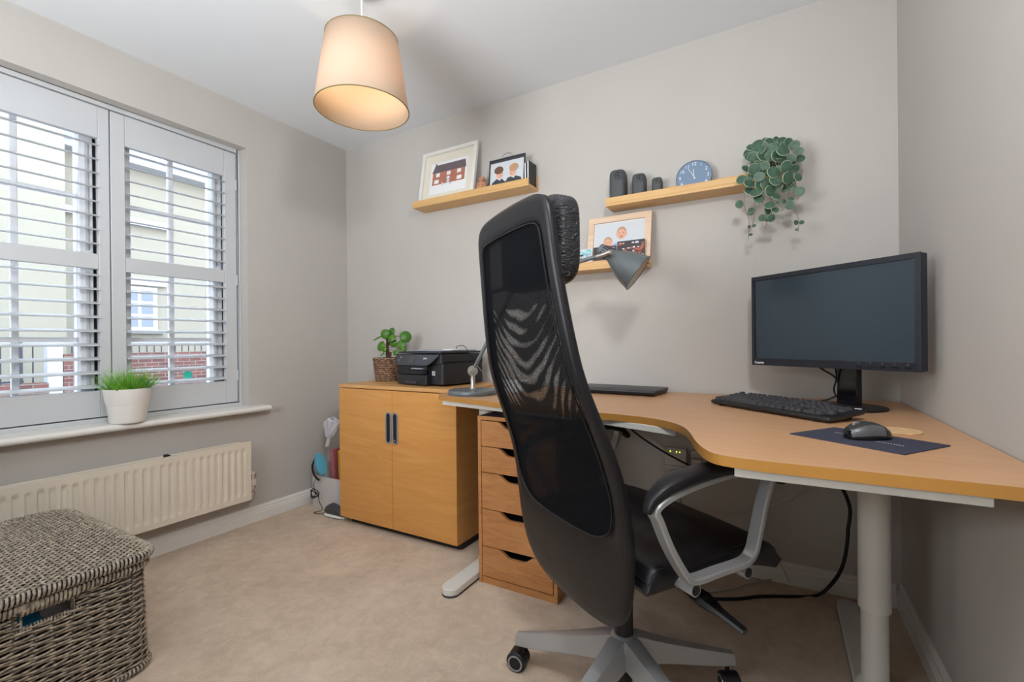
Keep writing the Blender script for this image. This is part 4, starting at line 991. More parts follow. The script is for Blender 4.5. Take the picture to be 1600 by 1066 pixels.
for x, t in ((.034, .45), (.044, .7)):
    mm_ = frameM(panel(x, t), PD, (PMx.to_3x3() @ Vector((0, .022, .052)))); q.lathe([(0, .003), (.003, .003), (.003, .0042), (0, .0042)], 12, mm_, cap=False)
q.build('indicator', 'text_white', cpo)
stm = frameM(PMx @ Vector((PW-.072, .0298, .058)), PD, (0, 0, 1))
q = MB(); q.prism(rrect(-.011, -.011, .011, .011, .002, 2), .0002, .0010, stm); q.build('sticker', 'paper', pr_, smooth=0)
q = MB(); q.box((-.006, -.007, .0011), (.008, -.003, .0016), M=stm); q.box((-.006, -.001, .0011), (.004, .002, .0016), M=stm); q.box((-.006, .005, .0011), (.008, .008, .0016), M=stm); q.box((.005, -.007, .0011), (.008, .008, .0016), M=stm); q.build('sticker_mark', 'black_matt', pr_, smooth=0)
q = MB(); q.tube(cat([PMx @ Vector((.30, .20, .163)), PMx @ Vector((.34, .16, .175)), PMx @ Vector((.37, .20, .17)), PMx @ Vector((.372, .29, .06))], 8), .0018, 6); tag(q.build('charging_cable', 'black_matt', None), 'thin dark cable looping over the right rear of the printer', 'cable')
q = MB(); q.prism(rrect(.27, .12, .35, .19, .006, 3), .1602, .164, PMx); tag(q.build('card', 'paper', None), 'small white card lying on the printer lid', 'card')

# ------------------------------------------------------------------ plants
def leafdisc(q, c, nrm_, r_, cup=.15, asp=1.0, seg_=12, rim=None):
    nrm_ = Vector(nrm_).normalized(); a = nrm_.orthogonal().normalized(); 
    dn = Vector((0, 0, -1)); a = (dn-nrm_*dn.dot(nrm_)); a = a.normalized() if a.length > .05 else nrm_.orthogonal().normalized()
    b = nrm_.cross(a); vs = [c+nrm_*(r_*cup*.3)]; fs = []
    q.cur = 0
    R1 = [c+(a*math.cos(2*PI*k/seg_)*asp+b*math.sin(2*PI*k/seg_))*r_*.93-nrm_*(r_*cup*.0) for k in range(seg_)]
    q.add(vs+R1, [(0, 1+k, 1+(k+1) % seg_) for k in range(seg_)])
    R2 = [c+(a*math.cos(2*PI*k/seg_)*asp+b*math.sin(2*PI*k/seg_))*r_-nrm_*(r_*cup*.5) for k in range(seg_)]
    if rim: q.cur = 1
    q.add(R1+R2, [(k, (k+1) % seg_, seg_+(k+1) % seg_, seg_+k) for k in range(seg_)]); q.cur = 0
# pilea on the cabinet
PC = Vector((.548, -.165, CZ))
pp = thing('potted_plant', 'small round leaved green plant in a brown woven pot beside the printer', 'potted plant', tuple(PC))
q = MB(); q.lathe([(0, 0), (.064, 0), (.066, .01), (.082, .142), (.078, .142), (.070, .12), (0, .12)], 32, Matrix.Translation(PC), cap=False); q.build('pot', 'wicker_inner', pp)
q = MB()
for i in range(11):
    z = .008+i*.0128; rad = .067+.0165*(z/.142)
    for s in (0, 1):
        pts = []
        for k in range(72):
            a = 2*PI*k/72; w_ = math.sin(a*14+PI*s+i*.9)
            pts.append(PC+Vector(((rad+.003*math.cos(a*14+PI*s+i*.9))*math.cos(a), (rad+.003*math.cos(a*14+PI*s+i*.9))*math.sin(a), z+.0034*w_)))
        q.cur = s; q.tube(pts, .0046, 5, closed=True)
q.build('woven_cover', ['rope_brown', 'rope_light'], pp, smooth=80)
q = MB(); q.lathe([(0, .122), (.074, .122), (.074, .130), (0, .134)], 24, Matrix.Translation(PC), cap=False); q.build('soil', 'soil', pp)
q = MB(); TP = PC+Vector((-.002, 0, .262)); q.tube([PC+Vector((.006, 0, .125)), PC+Vector((.0, 0, .19)), TP], [.013, .011, .006], 9); q.tube([PC+Vector((.02, 0, .125)), PC+Vector((.024, 0, .175))], .008, 8); q.build('stem', 'stem_brown', pp)
fo = MB(); pt_ = MB()
def cl_at(px, py, dd=0): 
    v = on(1, PC.y+dd, px, py); return v
for px, py, dd, rr_, nx_ in ((602, 522, -.03, .031, (.5, -1, .1)), (612, 518, .0, .024, (.1, -1, .1)), (590, 528, -.02, .030, (-.3, -.5, 1.0)), (612, 528, -.04, .027, (.2, -.9, .6)), (634, 526, .0, .036, (.9, -.7, .3)), (595, 541, -.03, .032, (-.1, -1, .3)), (600, 546, -.05, .018, (.2, -1, .1)), (627, 539, -.02, .031, (.3, -1, .2)), (614, 536, -.02, .026, (.3, -1, 0)), (608, 537, .0, .014, (0, -1, 0)), (618, 551, -.03, .018, (.2, -1, .3)), (597, 554, -.05, .015, (-.2, -.6, .8)), (632, 546, -.02, .016, (1.0, -.3, .1)), (607, 552, .03, .022, (0, -.4, 1))):
    c_ = cl_at(px, py, dd); leafdisc(fo, c_, nx_, rr_, .25); base = PC+Vector((0, 0, .15+.1*min(1, max(0, (c_.z-.93)/.12))))
    pt_.tube(cat([base, (base+c_)/2+Vector((0, 0, .012)), c_], 4), .0016, 5)
fo.build('foliage', ['leaf_pilea'], pp, smooth=80, solid=.001); pt_.build('leaf_stalks', 'stem_brown', pp)
# grass on the window sill
GC = Vector((.038, -1.294, WZ0))
gp = thing('potted_grass', 'artificial green grass tuft in a ribbed white pot on the window sill', 'potted plant', tuple(GC))
prof = [(0, 0), (.064, 0), (.066, .003)]
for k in range(24):
    z = .006+k*.0034; r_ = .0662+.020*(z/.158); prof.append((r_+(.0014 if k % 2 else -.0004), z))
prof += [(.0785, .092), (.0815, .10), (.088, .150), (.0885, .157), (.085, .157), (.080, .12), (0, .12)]
q = MB(); q.lathe(prof, 48, Matrix.Translation(GC), cap=False); q.build('pot', 'pot_white', gp, smooth=70)
q = MB(); q.lathe([(0, .13), (.081, .13), (.081, .138), (0, .142)], 24, Matrix.Translation(GC), cap=False); q.build('soil', 'soil', gp)
q = MB(); rg = random.Random(3)
for k in range(430):
    a = rg.uniform(0, 2*PI); r0 = .074*math.sqrt(rg.random()); ln = rg.uniform(.065, .150)*(1.15-.5*r0/.074); sp_ = (r0/.074)*.75+rg.uniform(-.2, .3)
    b0 = GC+Vector((r0*math.cos(a), r0*math.sin(a), .138)); dr = Vector((math.cos(a)*sp_, math.sin(a)*sp_, 1)).normalized()
    p1 = b0+dr*ln*.5; p2 = b0+dr*ln+Vector((math.cos(a), math.sin(a), -.3))*ln*.22*max(0, sp_)
    if p2.x < SX+.022: p2.x = SX+.024
    if p1.x < SX+.022: p1.x = SX+.024
    sd = Vector((-math.sin(a+.6), math.cos(a+.6), 0))*.0016
    q.add([b0-sd, b0+sd, p1+sd*.9, p1-sd*.9, p2], [(0, 1, 2, 3), (3, 2, 4)])
    for j in range(3):
        bb = p1.lerp(p2, j/3); s2 = Vector((rg.uniform(-1, 1), rg.uniform(-1, 1), .8)).normalized()*.014; e = bb+s2
        if e.x < SX+.02: continue
        q.add([bb-sd*.5, bb+sd*.5, e], [(0, 1, 2)])
q.build('grass_tuft', 'grass_blade', gp, smooth=0, fix=False)

# ------------------------------------------------------------------ picture ledges
def ledge(x0, x1, z, label, ft=.040, bt=.078):
    r = thing('picture_ledge', label, 'shelf', ((x0+x1)/2, -.06, z), 0, 'wall ledges')
    MB().box((x0, -.12, z), (x1, 0, z+.013)).build('shelf_board', 'bamboo', r, bevel=.001)
    MB().box((x0, -.12, z+.013), (x1, -.107, z+ft)).build('front_lip', 'bamboo', r, bevel=.001)
    MB().box((x0, -.013, z+.013), (x1, 0, z+bt)).build('back_lip', 'bamboo', r, bevel=.001)
    return r
E1, E2, E3 = 1.846, 1.668, 1.374
ledge(.722, 1.520, E1, 'light wooden wall ledge holding the white framed house picture')
ledge(1.936, 2.640, E2, 'light wooden wall ledge holding the clock and three grey ornaments')
ledge(1.570, 2.121, E3, 'light wooden wall ledge low behind the desk lamp shade')
def pframe(root, M0, w_, h_, fw, fd, mn_f, mn_m, mw, mh, name='frame'):
    q = MB(); o_ = [(0, 0), (w_, 0), (w_, h_), (0, h_)]; i_ = [(fw, fw), (w_-fw, fw), (w_-fw, h_-fw), (fw, h_-fw)]
    q.rings([[M0 @ Vector((x, y, z)) for x, y in p] for p, z in ((i_, .002), (o_, 0), (o_, fd), (i_, fd), (i_, .002))], cap=False); q.build(name, mn_f, root, smooth=0, bevel=.0008)
    q = MB(); q.prism(i_, 0, .003, M0); q.build('mount', mn_m, root, smooth=0)
def ell(q, M0, cx, cy, rx, ry, z, mi, n_=20, a0=0, a1=2*PI):
    q.cur = mi; q.poly([M0 @ Vector((cx+rx*math.cos(a0+(a1-a0)*k/n_), cy+ry*math.sin(a0+(a1-a0)*k/n_), z)) for k in range(n_)])
def rec(q, M0, x0, y0, x1, y1, z, mi): q.cur = mi; q.poly([M0 @ Vector(p+(z,)) for p in ((x0, y0), (x1, y0), (x1, y1), (x0, y1))])
def pg(q, M0, pts, z, mi): q.cur = mi; q.poly([M0 @ Vector(p+(z,)) for p in pts])
mat('print_brick', (186, 122, 102), .7, c2=(162, 100, 84), vs=90); mat('print_roof', (104, 92, 96), .7); mat('print_grey', (196, 200, 208), .7); mat('skin_a', (222, 170, 146), .7); mat('hair_brown', (112, 80, 62), .7); mat('hair_fair', (186, 148, 112), .7); mat('jumper', (62, 64, 70), .7); mat('shirt_blue', (146, 176, 210), .7); mat('print_pale', (206, 210, 214), .6); mat('print_orange', (190, 84, 44), .6); mat('print_dark', (60, 54, 56), .6); mat('lips', (180, 96, 90), .7)
# framed house picture
r = thing('framed_print', 'white framed print of a red brick house on the left ledge', 'picture frame', (.95, -.07, E1+.013), 0, 'framed pictures')
M0 = frameM((.752, -.088, E1+.0135), (1, 0, 0), (0, .17, 1)); pframe(r, M0, .405, .335, .021, .018, 'white_gloss', 'mount_cream', 0, 0)
q = MB(); q.prism([(.068, .06), (.337, .06), (.337, .262), (.068, .262)], .003, .0036, M0); q.build('print_paper', 'paper', r, smooth=0)
q = MB(); z = .0042
rec(q, M0, .085, .118, .325, .198, z, 0); pg(q, M0, [(.078, .196), (.332, .196), (.322, .245), (.100, .245)], z+.0002, 1); rec(q, M0, .100, .244, .112, .256, z+.0003, 1)
for x in (.125, .205, .282): rec(q, M0, x-.014, .168, x+.014, .192, z+.0004, 2)
for x in (.118, .286): rec(q, M0, x-.017, .126, x+.017, .150, z+.0004, 2)
rec(q, M0, .195, .118, .215, .150, z+.0004, 3); pg(q, M0, [(.188, .150), (.222, .150), (.205, .162)], z+.0005, 2)
ell(q, M0, .165, .118, .008, .010, z+.0006, 3); ell(q, M0, .225, .112, .010, .006, z+.0006, 3)
q.build('house_print', ['print_brick', 'print_roof', 'paper', 'print_grey'], r, smooth=0, fix=False)
# boys portrait
r = thing('framed_photo', 'small dark framed portrait of two boys in grey jumpers', 'picture frame', (1.36, -.08, E1+.013), 0, 'framed pictures')
M0 = frameM((1.262, -.096, E1+.0135), (1, 0, 0), (0, .10, 1)); pframe(r, M0, .225, .175, .006, .010, 'dark_grey_plastic', 'print_pale', 0, 0)
q = MB(); z = .0042
rec(q, M0, .006, .156, .219, .169, z, 0)
pg(q, M0, [(.01, .008), (.02, .045), (.05, .065), (.08, .062), (.105, .04), (.12, .06), (.16, .066), (.20, .05), (.215, .008)], z, 0)
for cx, hm, s in ((.065, 1, 1), (.152, 2, -1)):
    ell(q, M0, cx+.002*s, .088, .020, .026, z+.0004, 3); ell(q, M0, cx-.004*s, .112, .029, .022, z+.0006, hm); pg(q, M0, [(cx-.016, .068), (cx+.016, .068), (cx+.003, .048)], z+.0003, 4); ell(q, M0, cx+.010*s, .078, .005, .002, z+.0007, 5, 10); ell(q, M0, cx+.014*s, .093, .0025, .002, z+.0007, 1, 8)
    pg(q, M0, [(cx-.003, .058), (cx+.003, .058), (cx+.004, .040), (cx-.004, .040)], z+.0006, 0)
q.build('portrait', ['jumper', 'hair_brown', 'hair_fair', 'skin_a', 'paper', 'lips'], r, smooth=0, fix=False)
q = MB(); q.tube(cat([(1.325, -.06, E1+.18), (1.330, -.056, E1+.215), (1.36, -.054, E1+.226), (1.388, -.056, E1+.215), (1.39, -.06, E1+.18)], 5), .0016, 6); q.build('wire_clip', 'chrome', r)
# narrow ornament behind and black notebooks
for k, (x, h_, dt, lb_2) in enumerate(((1.487, .132, 0, 'thinner black notebook standing at the end of the left ledge, nearer the portrait'), (1.503, .138, 0, 'black notebook with white page edge outermost on the left ledge'))):
    r = thing('notebook', lb_2, 'book', (x, -.06, E1+.013), 0, 'black notebooks')
    q = MB(); q.box((x, -.102, E1+.0135), (x+.0022, -.018, E1+h_)); q.box((x+.0105, -.102, E1+.0135), (x+.0125, -.018, E1+h_)); q.box((x, -.018, E1+.0135), (x+.0125, -.015, E1+h_)); q.build('cover', 'black_plastic', r, bevel=.0006)
    q = MB(); q.box((x+.0023, -.100, E1+.016), (x+.0104, -.0185, E1+h_-.003)); q.build('pages', 'paper', r, smooth=0)
# small terracotta coral figure
r = MB(); rg = random.Random(5)
for k in range(46):
    a = rg.uniform(0, 2*PI); b = rg.uniform(0, PI/2); R_ = .034*rg.uniform(.5, 1); c_ = Vector((1.196, -.066, E1+.0145+.022))+Vector((R_*1.05*math.cos(a)*math.cos(b), R_*.8*math.sin(a)*math.cos(b), -.004+.085*math.sin(b)*rg.uniform(.3, 1)))
    r.lathe([(0, -.011), (.008, -.007), (.011, 0), (.008, .007), (0, .011)], 7, Matrix.Translation(c_) @ Euler((rg.random()*3, rg.random()*3, 0)).to_matrix().to_4x4(), cap=False)
r.lathe([(0, .0), (.034, .0), (.036, .03), (.03, .07), (0, .085)], 16, Matrix.Translation((1.196, -.066, E1+.0135)), cap=False)
mat('coral', (214, 162, 128), .8, c2=(172, 116, 88), vs=70, bump=.6, bs=200)
tag(r.build('ornament', 'coral', None, smooth=60), 'knobbly light brown ornament between the house print and the portrait', 'ornament')
r = MB(); r.lathe([(0, 0), (.014, 0), (.018, .03), (.012, .06), (.006, .075), (.010, .085), (.009, .10), (0, .108)], 16, Matrix.Translation((1.242, -.035, E1+.0135)), cap=False); tag(r.build('figurine', 'print_grey', None, smooth=80), 'tiny pale figurine half hidden behind the two boys portrait', 'figurine')
# three grey ornaments
def orn(x0, x1, top, lab):
    w_ = x1-x0; h_ = top-(E2+.013); cx = (x0+x1)/2
    r = thing('ornament', lab, 'ornament', (cx, -.062, E2+.013), 0, 'grey ornaments')
    q = MB(); hd = min(.040, w_*.5)
    rs = []
    for t, s in ((0, .90), (.03, .96), (.35, 1.0), (.8, .985), (.92, .95), (.975, .86), (1.0, .70)):
        rs.append([Vector((cx+x, -.062+y, E2+.0135+h_*t+(-.010*(y+hd)/hd*.5 if t > .9 else 0))) for x, y in rrect(-w_/2*s, -hd*s, w_/2*s, hd*s, w_*.30*s, 6)])
    q.rings(rs); q.build('body', 'orn_grey', r, smooth=70)
    q = MB(); M1 = frameM((cx+w_*.12, -.062-hd*.985, E2+.0135+h_*.80), (1, 0, 0), (0, 0, 1)); q.lathe([(0, .0), (w_*.26, .0), (w_*.25, .003), (w_*.19, .0035), (w_*.17, .001), (0, .001)], 24, M1, cap=False); q.build('disc', 'orn_dark', r, smooth=40)
    q = MB(); q.lathe([(0, .001), (w_*.07, .001), (w_*.06, .003), (0, .0035)], 16, M1, cap=False); q.build('dot', 'black_gloss', r)
orn(1.944, 2.022, 1.846, 'tallest of the three dark grey rounded ornaments on the upper right ledge')
orn(2.052, 2.115, 1.811, 'middle sized of the three dark grey rounded ornaments, between its neighbours')
orn(2.143, 2.189, 1.779, 'smallest of the three dark grey rounded ornaments, next to the blue clock')
# clock
r = thing('clock', 'round blue clock with white numerals leaning on the ledge', 'clock', (2.324, -.05, E2+.013))
CM = frameM((2.324, -.052, E2+.0135+.0765), (1, 0, 0), (0, .13, 1))
q = MB(); q.lathe([(0, -.012), (.073, -.012), (.076, -.008), (.076, .006), (.0735, .008), (.0725, .004), (0, .004)], 56, CM, cap=False); dlo = q.build('dial', 'clock_blue', r, smooth=35)
for k in range(1, 13):
    a = PI/2-2*PI*k/12; text(str(k), .0215, CM @ Matrix.Translation((.059*math.cos(a), .059*math.sin(a), .0046)), 'numeral', 'text_white', dlo)
def hand(a, ln, w_):
    q = MB(); q.prism([(-w_, -.012), (w_, -.012), (w_*.6, ln), (-w_*.6, ln)], .0055, .0062, CM @ Matrix.Rotation(a, 4, 'Z')); return q
hand(math.radians(4), .036, .0018).build('hour_hand', 'text_white', r, smooth=0); hand(math.radians(31), .052, .0014).build('minute_hand', 'text_white', r, smooth=0)
q = MB(); q.lathe([(0, .004), (.005, .004), (.005, .008), (0, .0085)], 16, CM, cap=False); q.build('hub', 'chrome', r)
# children photograph on the low ledge
r = thing('framed_photo', 'pale wooden frame with a photo of two smiling small children', 'picture frame', (1.97, -.07, E3+.013), 0, 'framed pictures')
M0 = frameM((1.826, -.086, E3+.0135), (1, 0, 0), (0, .20, 1)); pframe(r, M0, .310, .255, .030, .012, 'beech_pale', 'paper', 0, 0)
q = MB(); z = .0042; rec(q, M0, .034, .034, .276, .221, z-.0004, 0)
pg(q, M0, [(.105, .036), (.112, .09), (.14, .115), (.175, .12), (.21, .105), (.23, .07), (.236, .036)], z, 1)
pg(q, M0, [(.06, .036), (.07, .07), (.09, .085), (.118, .08), (.13, .036)], z+.0002, 5)
for cx, cy, s in ((.168, .160, 1.0), (.102, .118, .9)):
    ell(q, M0, cx, cy+.008, .0235*s, .027*s, z+.0006, 3); ell(q, M0, cx, cy-.002, .0225*s, .026*s, z+.0008, 2); ell(q, M0, cx-.024*s, cy-.002, .004, .007, z+.0007, 2, 8); ell(q, M0, cx+.024*s, cy-.002, .004, .007, z+.0007, 2, 8)
    ell(q, M0, cx, cy-.014*s, .008*s, .0035*s, z+.0010, 4, 10); ell(q, M0, cx-.009*s, cy+.003, .0024, .002, z+.001, 6, 8); ell(q, M0, cx+.009*s, cy+.003, .0024, .002, z+.001, 6, 8)
q.build('photo', ['print_pale', 'shirt_blue', 'skin_a', 'hair_fair', 'lips', 'paper', 'hair_brown'], r, smooth=0, fix=False)
def card(x0, w_, h_, lab, seed, mats_, bgm):
    M0 = frameM((x0, -.102, E3+.0135), (1, 0, 0), (0, .06, 1)); r = thing('postcard', lab, 'postcard', (x0+w_/2, -.1, E3+.013), 0, 'postcards')
    q = MB(); q.prism([(0, 0), (w_, 0), (w_, h_), (0, h_)], 0, .0008, M0); q.build('card', bgm, r, smooth=0)
    q = MB(); rg = random.Random(seed)
    for k in range(44):
        x, y = rg.uniform(.004, w_-.016), rg.uniform(.035, h_-.010); a, b = rg.uniform(.004, .020), rg.uniform(.003, .012)
        rec(q, M0, x, y, min(x+a, w_-.003), min(y+b, h_-.003), .0010+k*.00003, rg.randrange(len(mats_)))
    q.build('print', mats_, r, smooth=0, fix=False)
card(1.985, .130, .112, 'colourful postcard leaning on the children photo, orange at its right end', 11, ['print_orange', 'print_brick', 'print_pale', 'print_dark', 'lips', 'paper'], 'print_dark')
card(1.866, .112, .096, 'dark postcard with faces left of the lamp head on the low ledge', 12, ['print_dark', 'print_dark', 'skin_a', 'jumper'], 'print_dark')
card(1.765, .095, .094, 'pale postcard with teal and purple patches next to the chair headrest', 13, ['print_pale', 'mint', 'shirt_blue', 'print_dark'], 'print_pale')

# hanging plant at the end of the ledge
hpn = thing('hanging_plant', 'trailing plant with round grey green leaves hanging over the ledge end', 'hanging plant', (2.60, -.06, E2+.013))
HC = Vector((2.60, -.060, E2+.0135))
q = MB(); q.lathe([(0, 0), (.034, 0), (.044, .07), (.041, .07), (.036, .055), (0, .055)], 24, Matrix.Translation(HC), cap=False); q.build('pot', 'orn_grey', hpn)
fo = MB(); sg = MB(); rg = random.Random(21)
def Q(px, py, y): v = on(1, y, px, py); return (v.x, v.y, v.z)
str_ = [
 ([(1200, 236), (1180, 250), (1166, 285), (1163, 320), (1170, 345), (1169, 375)], -.155, .020),
 ([(1198, 230), (1186, 262), (1177, 300), (1180, 330), (1172, 362)], -.175, .021),
 ([(1205, 236), (1196, 275), (1192, 310), (1198, 340), (1196, 358)], -.185, .023),
 ([(1208, 240), (1206, 270), (1205, 300), (1206, 330), (1200, 345)], -.165, .021),
 ([(1212, 235), (1218, 265), (1222, 290), (1218, 315)], -.180, .023),
 ([(1216, 232), (1232, 255), (1240, 285), (1241, 320), (1248, 345), (1247, 362)], -.150, .018),
 ([(1214, 234), (1226, 262), (1232, 300), (1226, 325), (1219, 330)], -.135, .015),
 ([(1210, 226), (1228, 228), (1240, 240), (1244, 265), (1243, 290)], -.12, .019),
 ([(1205, 228), (1188, 226), (1176, 244), (1164, 262)], -.13, .021),
 ([(1208, 226), (1204, 222), (1196, 226), (1180, 232)], -.09, .017)]
for pts, yy, lr in str_:
    p3 = [tuple(HC+Vector((0, 0, .065)))]+[Q(px, py, yy if i else (-.06+yy)/2-.02) for i, (px, py) in enumerate(pts)]
    P_ = cat(p3, 9); sg.tube(P_, .0011, 5); n_ = len(P_)
    stp = 5 if yy > -.16 else 6
    for i in range(6, n_, stp):
        t = i/n_; s = lr*(1.0 if t < .6 else 1.0-.75*(t-.6)/.4)
        for sd in (-1, 1):
            if rg.random() < (.12 if t < .55 else .35): continue
            dv = Vector((sd*rg.uniform(.6, 1.0), rg.uniform(-.6, .1), rg.uniform(-.3, .3))).normalized()
            c_ = P_[i]+dv*s*1.05
            if c_.y > -.024: c_.y = -.024
            leafdisc(fo, c_, (rg.uniform(-.6, .6)+.25, -1, rg.uniform(-.5, .7)), s*rg.uniform(.85, 1.15), .2, rg.uniform(.85, 1.1), 12, rim=True)
for k in range(26):
    a = rg.uniform(0, 2*PI); R_ = rg.uniform(.01, .06); c_ = HC+Vector((R_*math.cos(a), -.02+R_*.7*math.sin(a), rg.uniform(.07, .13)))
    if c_.y > -.03: c_.y = -.03
    leafdisc(fo, c_, (rg.uniform(-.8, .8), -1, rg.uniform(-.2, 1)), rg.uniform(.016, .022), .2, 1.0, 12, rim=True)
fo.build('foliage', ['leaf_dark', 'leaf_rim'], hpn, smooth=80, fix=False); sg.build('vines', 'stem_green', hpn)

# ------------------------------------------------------------------ sockets and cables under the desk
r = thing('network_socket', 'square white wall unit with three green lights under the desk', 'socket', (2.23, -.01, .475))
q = MB(); q.box((2.182, -.034, .430), (2.277, 0, .526)); q.build('housing', 'socket_white', r, bevel=.003)
q = MB(); q.box((2.183, -.0355, .445), (2.276, -.034, .4465)); q.build('groove', 'dark_grey_plastic', r, smooth=0)
for x in (2.207, 2.235, 2.249):
    q = MB(); q.box((x-.0022, -.0352, .508), (x+.0022, -.034, .513)); q.build('indicator_light', 'led_green', r, smooth=0)
r = thing('wall_socket', 'white double switched wall socket partly hidden by the desk front', 'socket', (2.36, -.005, .475))
q = MB(); q.box((2.296, -.010, .432), (2.442, 0, .518)); q.build('plate', 'socket_white', r, bevel=.002)
for x in (2.325, 2.40):
    q = MB(); q.box((x-.006, -.013, .488), (x+.010, -.010, .508)); q.build('switch', 'socket_white', r, bevel=.001)
q = MB(); q.box((2.30, -.045, .440), (2.345, -.010, .485)); tag(q.build('plug', 'socket_white', None, bevel=.004), 'white plug pushed into the double wall socket', 'plug')
def cable(pts, r_, mn_, lab): q = MB(); q.tube(cat(pts, 8), r_, 8); tag(q.build('cable', mn_, None), lab, 'cable')
def F_(x, y, z=.004): v = on(2, z, x, y); return (v.x, v.y, v.z)
def W_(x, y, yy=-.03): v = on(1, yy, x, y); return (v.x, v.y, v.z)
cable([W_(978, 664, -.14), W_(1000, 682, -.12), W_(1030, 702, -.10), W_(1066, 722, -.07), W_(1090, 733, -.05)], .0042, 'black_matt', 'black cable sloping across in front of the wall sockets under the desk')
cable([(2.70, -.42, DZ-.03), at(1322, 775, 1.68), at(1325, 830, 1.68), at(1318, 880, 1.68), at(1300, 912, 1.66), F_(1275, 931, .006), F_(1235, 932, .006), F_(1190, 932, .006), F_(1150, 936, .006), F_(1100, 934, .006), F_(1060, 918, .006)], .0062, 'black_matt', 'thick black cable hanging from the desk and curving over the carpet')
cable([F_(1210, 905, .005), F_(1170, 912, .005), F_(1140, 921, .005), F_(1090, 924, .005), F_(1060, 915, .005)], .0040, 'cable_white', 'white cable lying on the carpet in front of the skirting')
cable([W_(1049, 728, -.022), W_(1049, 760), W_(1058, 785), W_(1075, 795), W_(1108, 802), W_(1145, 806), W_(1190, 795), W_(1225, 783), W_(1250, 770, -.05), W_(1259, 757, -.08)], .0026, 'cable_white', 'thin white cable running along the wall to the desk underside')
cable([W_(1056, 728, -.022), W_(1056, 745), W_(1066, 790), W_(1090, 830), W_(1110, 880, -.03)], .0024, 'stem_green', 'thin yellowish cable dropping from the wall unit')
cable([W_(1195, 800, -.03), W_(1205, 840, -.03), W_(1222, 885, -.035), F_(1235, 912, .006)], .0024, 'cable_white', 'thin white cable dropping down the wall right of the chair seat')
q = MB(); v = W_(1259, 752, -.08); q.box((v[0]-.012, v[1]-.012, v[2]-.010), (v[0]+.012, v[1]+.012, DZ-.022)); tag(q.build('cable_clip', 'socket_white', None, bevel=.002), 'small white clip under the desk holding the thin cable', 'clip')

# ------------------------------------------------------------------ things in the corner left of the cabinet
r = thing('storage_box', 'white cardboard box on the carpet in the corner beside the cabinet', 'box', (.27, -.24, 0))
q = MB(); bx = [(.085, -.36), (.42, -.36), (.42, -.05), (.085, -.05)]; bi = [(.088, -.357), (.417, -.357), (.417, -.053), (.088, -.053)]
q.rings([[Vector((x, y, z)) for x, y in p] for p, z in ((bi, .006), (bi, .20), (bx, .20), (bx, 0))], cap=True); q.build('box_body', 'cream_box', r, smooth=0)
for i, (m_, x, a, h_, lab) in enumerate((('pink_card', .222, .06, .365, 'pink folder standing in the white box behind the yellow one'), ('yellow_card', .262, .04, .358, 'yellow folder standing in the white box beside the cabinet'))):
    q = MB(); M0 = Matrix.Translation((x, 0, 0)) @ Matrix.Rotation(-a, 4, 'Y'); q.box((0, -.32 + .02*i, .02), (.10 if i else .025, -.10, h_), M=M0); tag(q.build('folder', m_, None, bevel=.003), lab, 'folder', 'folders in the box')
def bagfn(u_, v):
    a = 2*PI*u_; tz = v; R_ = .012+.05*max(0, (tz-.35))**.6*1.35 if tz > .35 else .010+.006*tz
    w_ = 1+.18*math.sin(5*a+3*tz)+.1*math.sin(9*a-7*tz)
    cx = .205+.075*tz; return Vector((cx+R_*w_*math.cos(a), -.345+R_*.7*w_*math.sin(a), .385+.175*tz+.012*math.sin(3*a)*tz))
q = MB(); q.grid(bagfn, 40, 24); q = q.build('plastic_bag', 'bag_white', None, smooth=80, solid=.0006); tag(q, 'crumpled white plastic bag on top of the corner clutter', 'bag')
r = thing('headset', 'light blue and black headset hanging over the box edge', 'headset', (.19, -.385, .2))
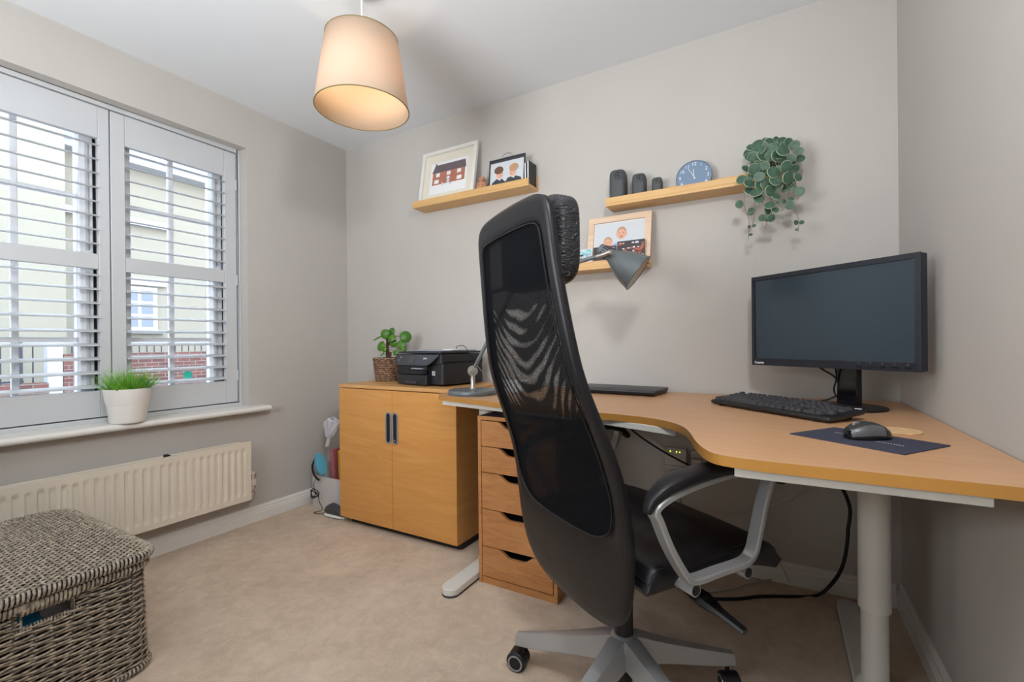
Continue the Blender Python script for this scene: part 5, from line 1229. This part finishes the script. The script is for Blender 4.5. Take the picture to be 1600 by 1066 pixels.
q = MB(); M0 = Matrix.Translation((.196, -.385, .285)) @ Matrix.Rotation(math.radians(74), 4, 'Y') @ Matrix.Rotation(.25, 4, 'X')
q.lathe([(0, -.012), (.05, -.012), (.058, -.004), (.052, .012), (0, .016)], 32, M0 @ Matrix.Diagonal((1.25, .6, 1, 1)), cap=False); q.build('ear_cup', 'teal', r, smooth=60)
q = MB(); q.tube(cat([(.185, -.385, .34), (.15, -.39, .31), (.118, -.385, .26), (.14, -.388, .21), (.185, -.388, .185)], 7), .006, 8); q.build('headband', 'black_plastic', r)
q = MB(); q.lathe([(0, -.014), (.04, -.014), (.045, 0), (0, .006)], 24, M0 @ Matrix.Translation((0, 0, -.02)) @ Matrix.Diagonal((1.2, .6, 1, 1)), cap=False); q.build('ear_pad', 'black_matt', r)
q = MB(); rg = random.Random(9); pts = [(.17, -.395, .20), (.15, -.40, .16), (.16, -.40, .12)]
for k in range(16): a = k*2.1; pts.append((.165+.035*math.cos(a)+rg.uniform(-.01, .01), -.405+rg.uniform(-.012, .008), .105+.028*math.sin(a)+rg.uniform(-.012, .012)))
pts += [(.20, -.40, .06), (.24, -.41, .02), (.20, -.44, .005), (.26, -.43, .005), (.30, -.42, .03)]
q.tube(cat(pts, 5), .0022, 6); tag(q.build('cable', 'black_matt', None), 'tangled thin black cable dangling in front of the white corner box', 'cable')
r = thing('shoe', 'dark grey shoe with white sole beside the cabinet corner', 'shoe', (.36, -.42, 0))
def shoe(z0, z1, sc, mn_, nm):
    q = MB(); rs = []
    for t, w_, top in ((0, .5, .55), (.1, .85, .75), (.3, 1, 1.0), (.55, .9, .9), (.75, .85, .75), (.92, .7, .5), (1, .35, .3)):
        x = .285+.17*t; rs.append([Vector((x, -.415+.034*w_*sc*math.cos(a), z0+(z1-z0)*top*(.5+.5*math.sin(a)) if nm != 'sole' else z0+(z1-z0)*(.5+.5*math.sin(a)))) for a in [2*PI*k/14 for k in range(14)]])
    q.rings(rs); q.build(nm, mn_, r, smooth=60)
shoe(.001, .022, 1.08, 'paper', 'sole'); shoe(.012, .078, 1.0, 'dark_grey_plastic', 'upper')
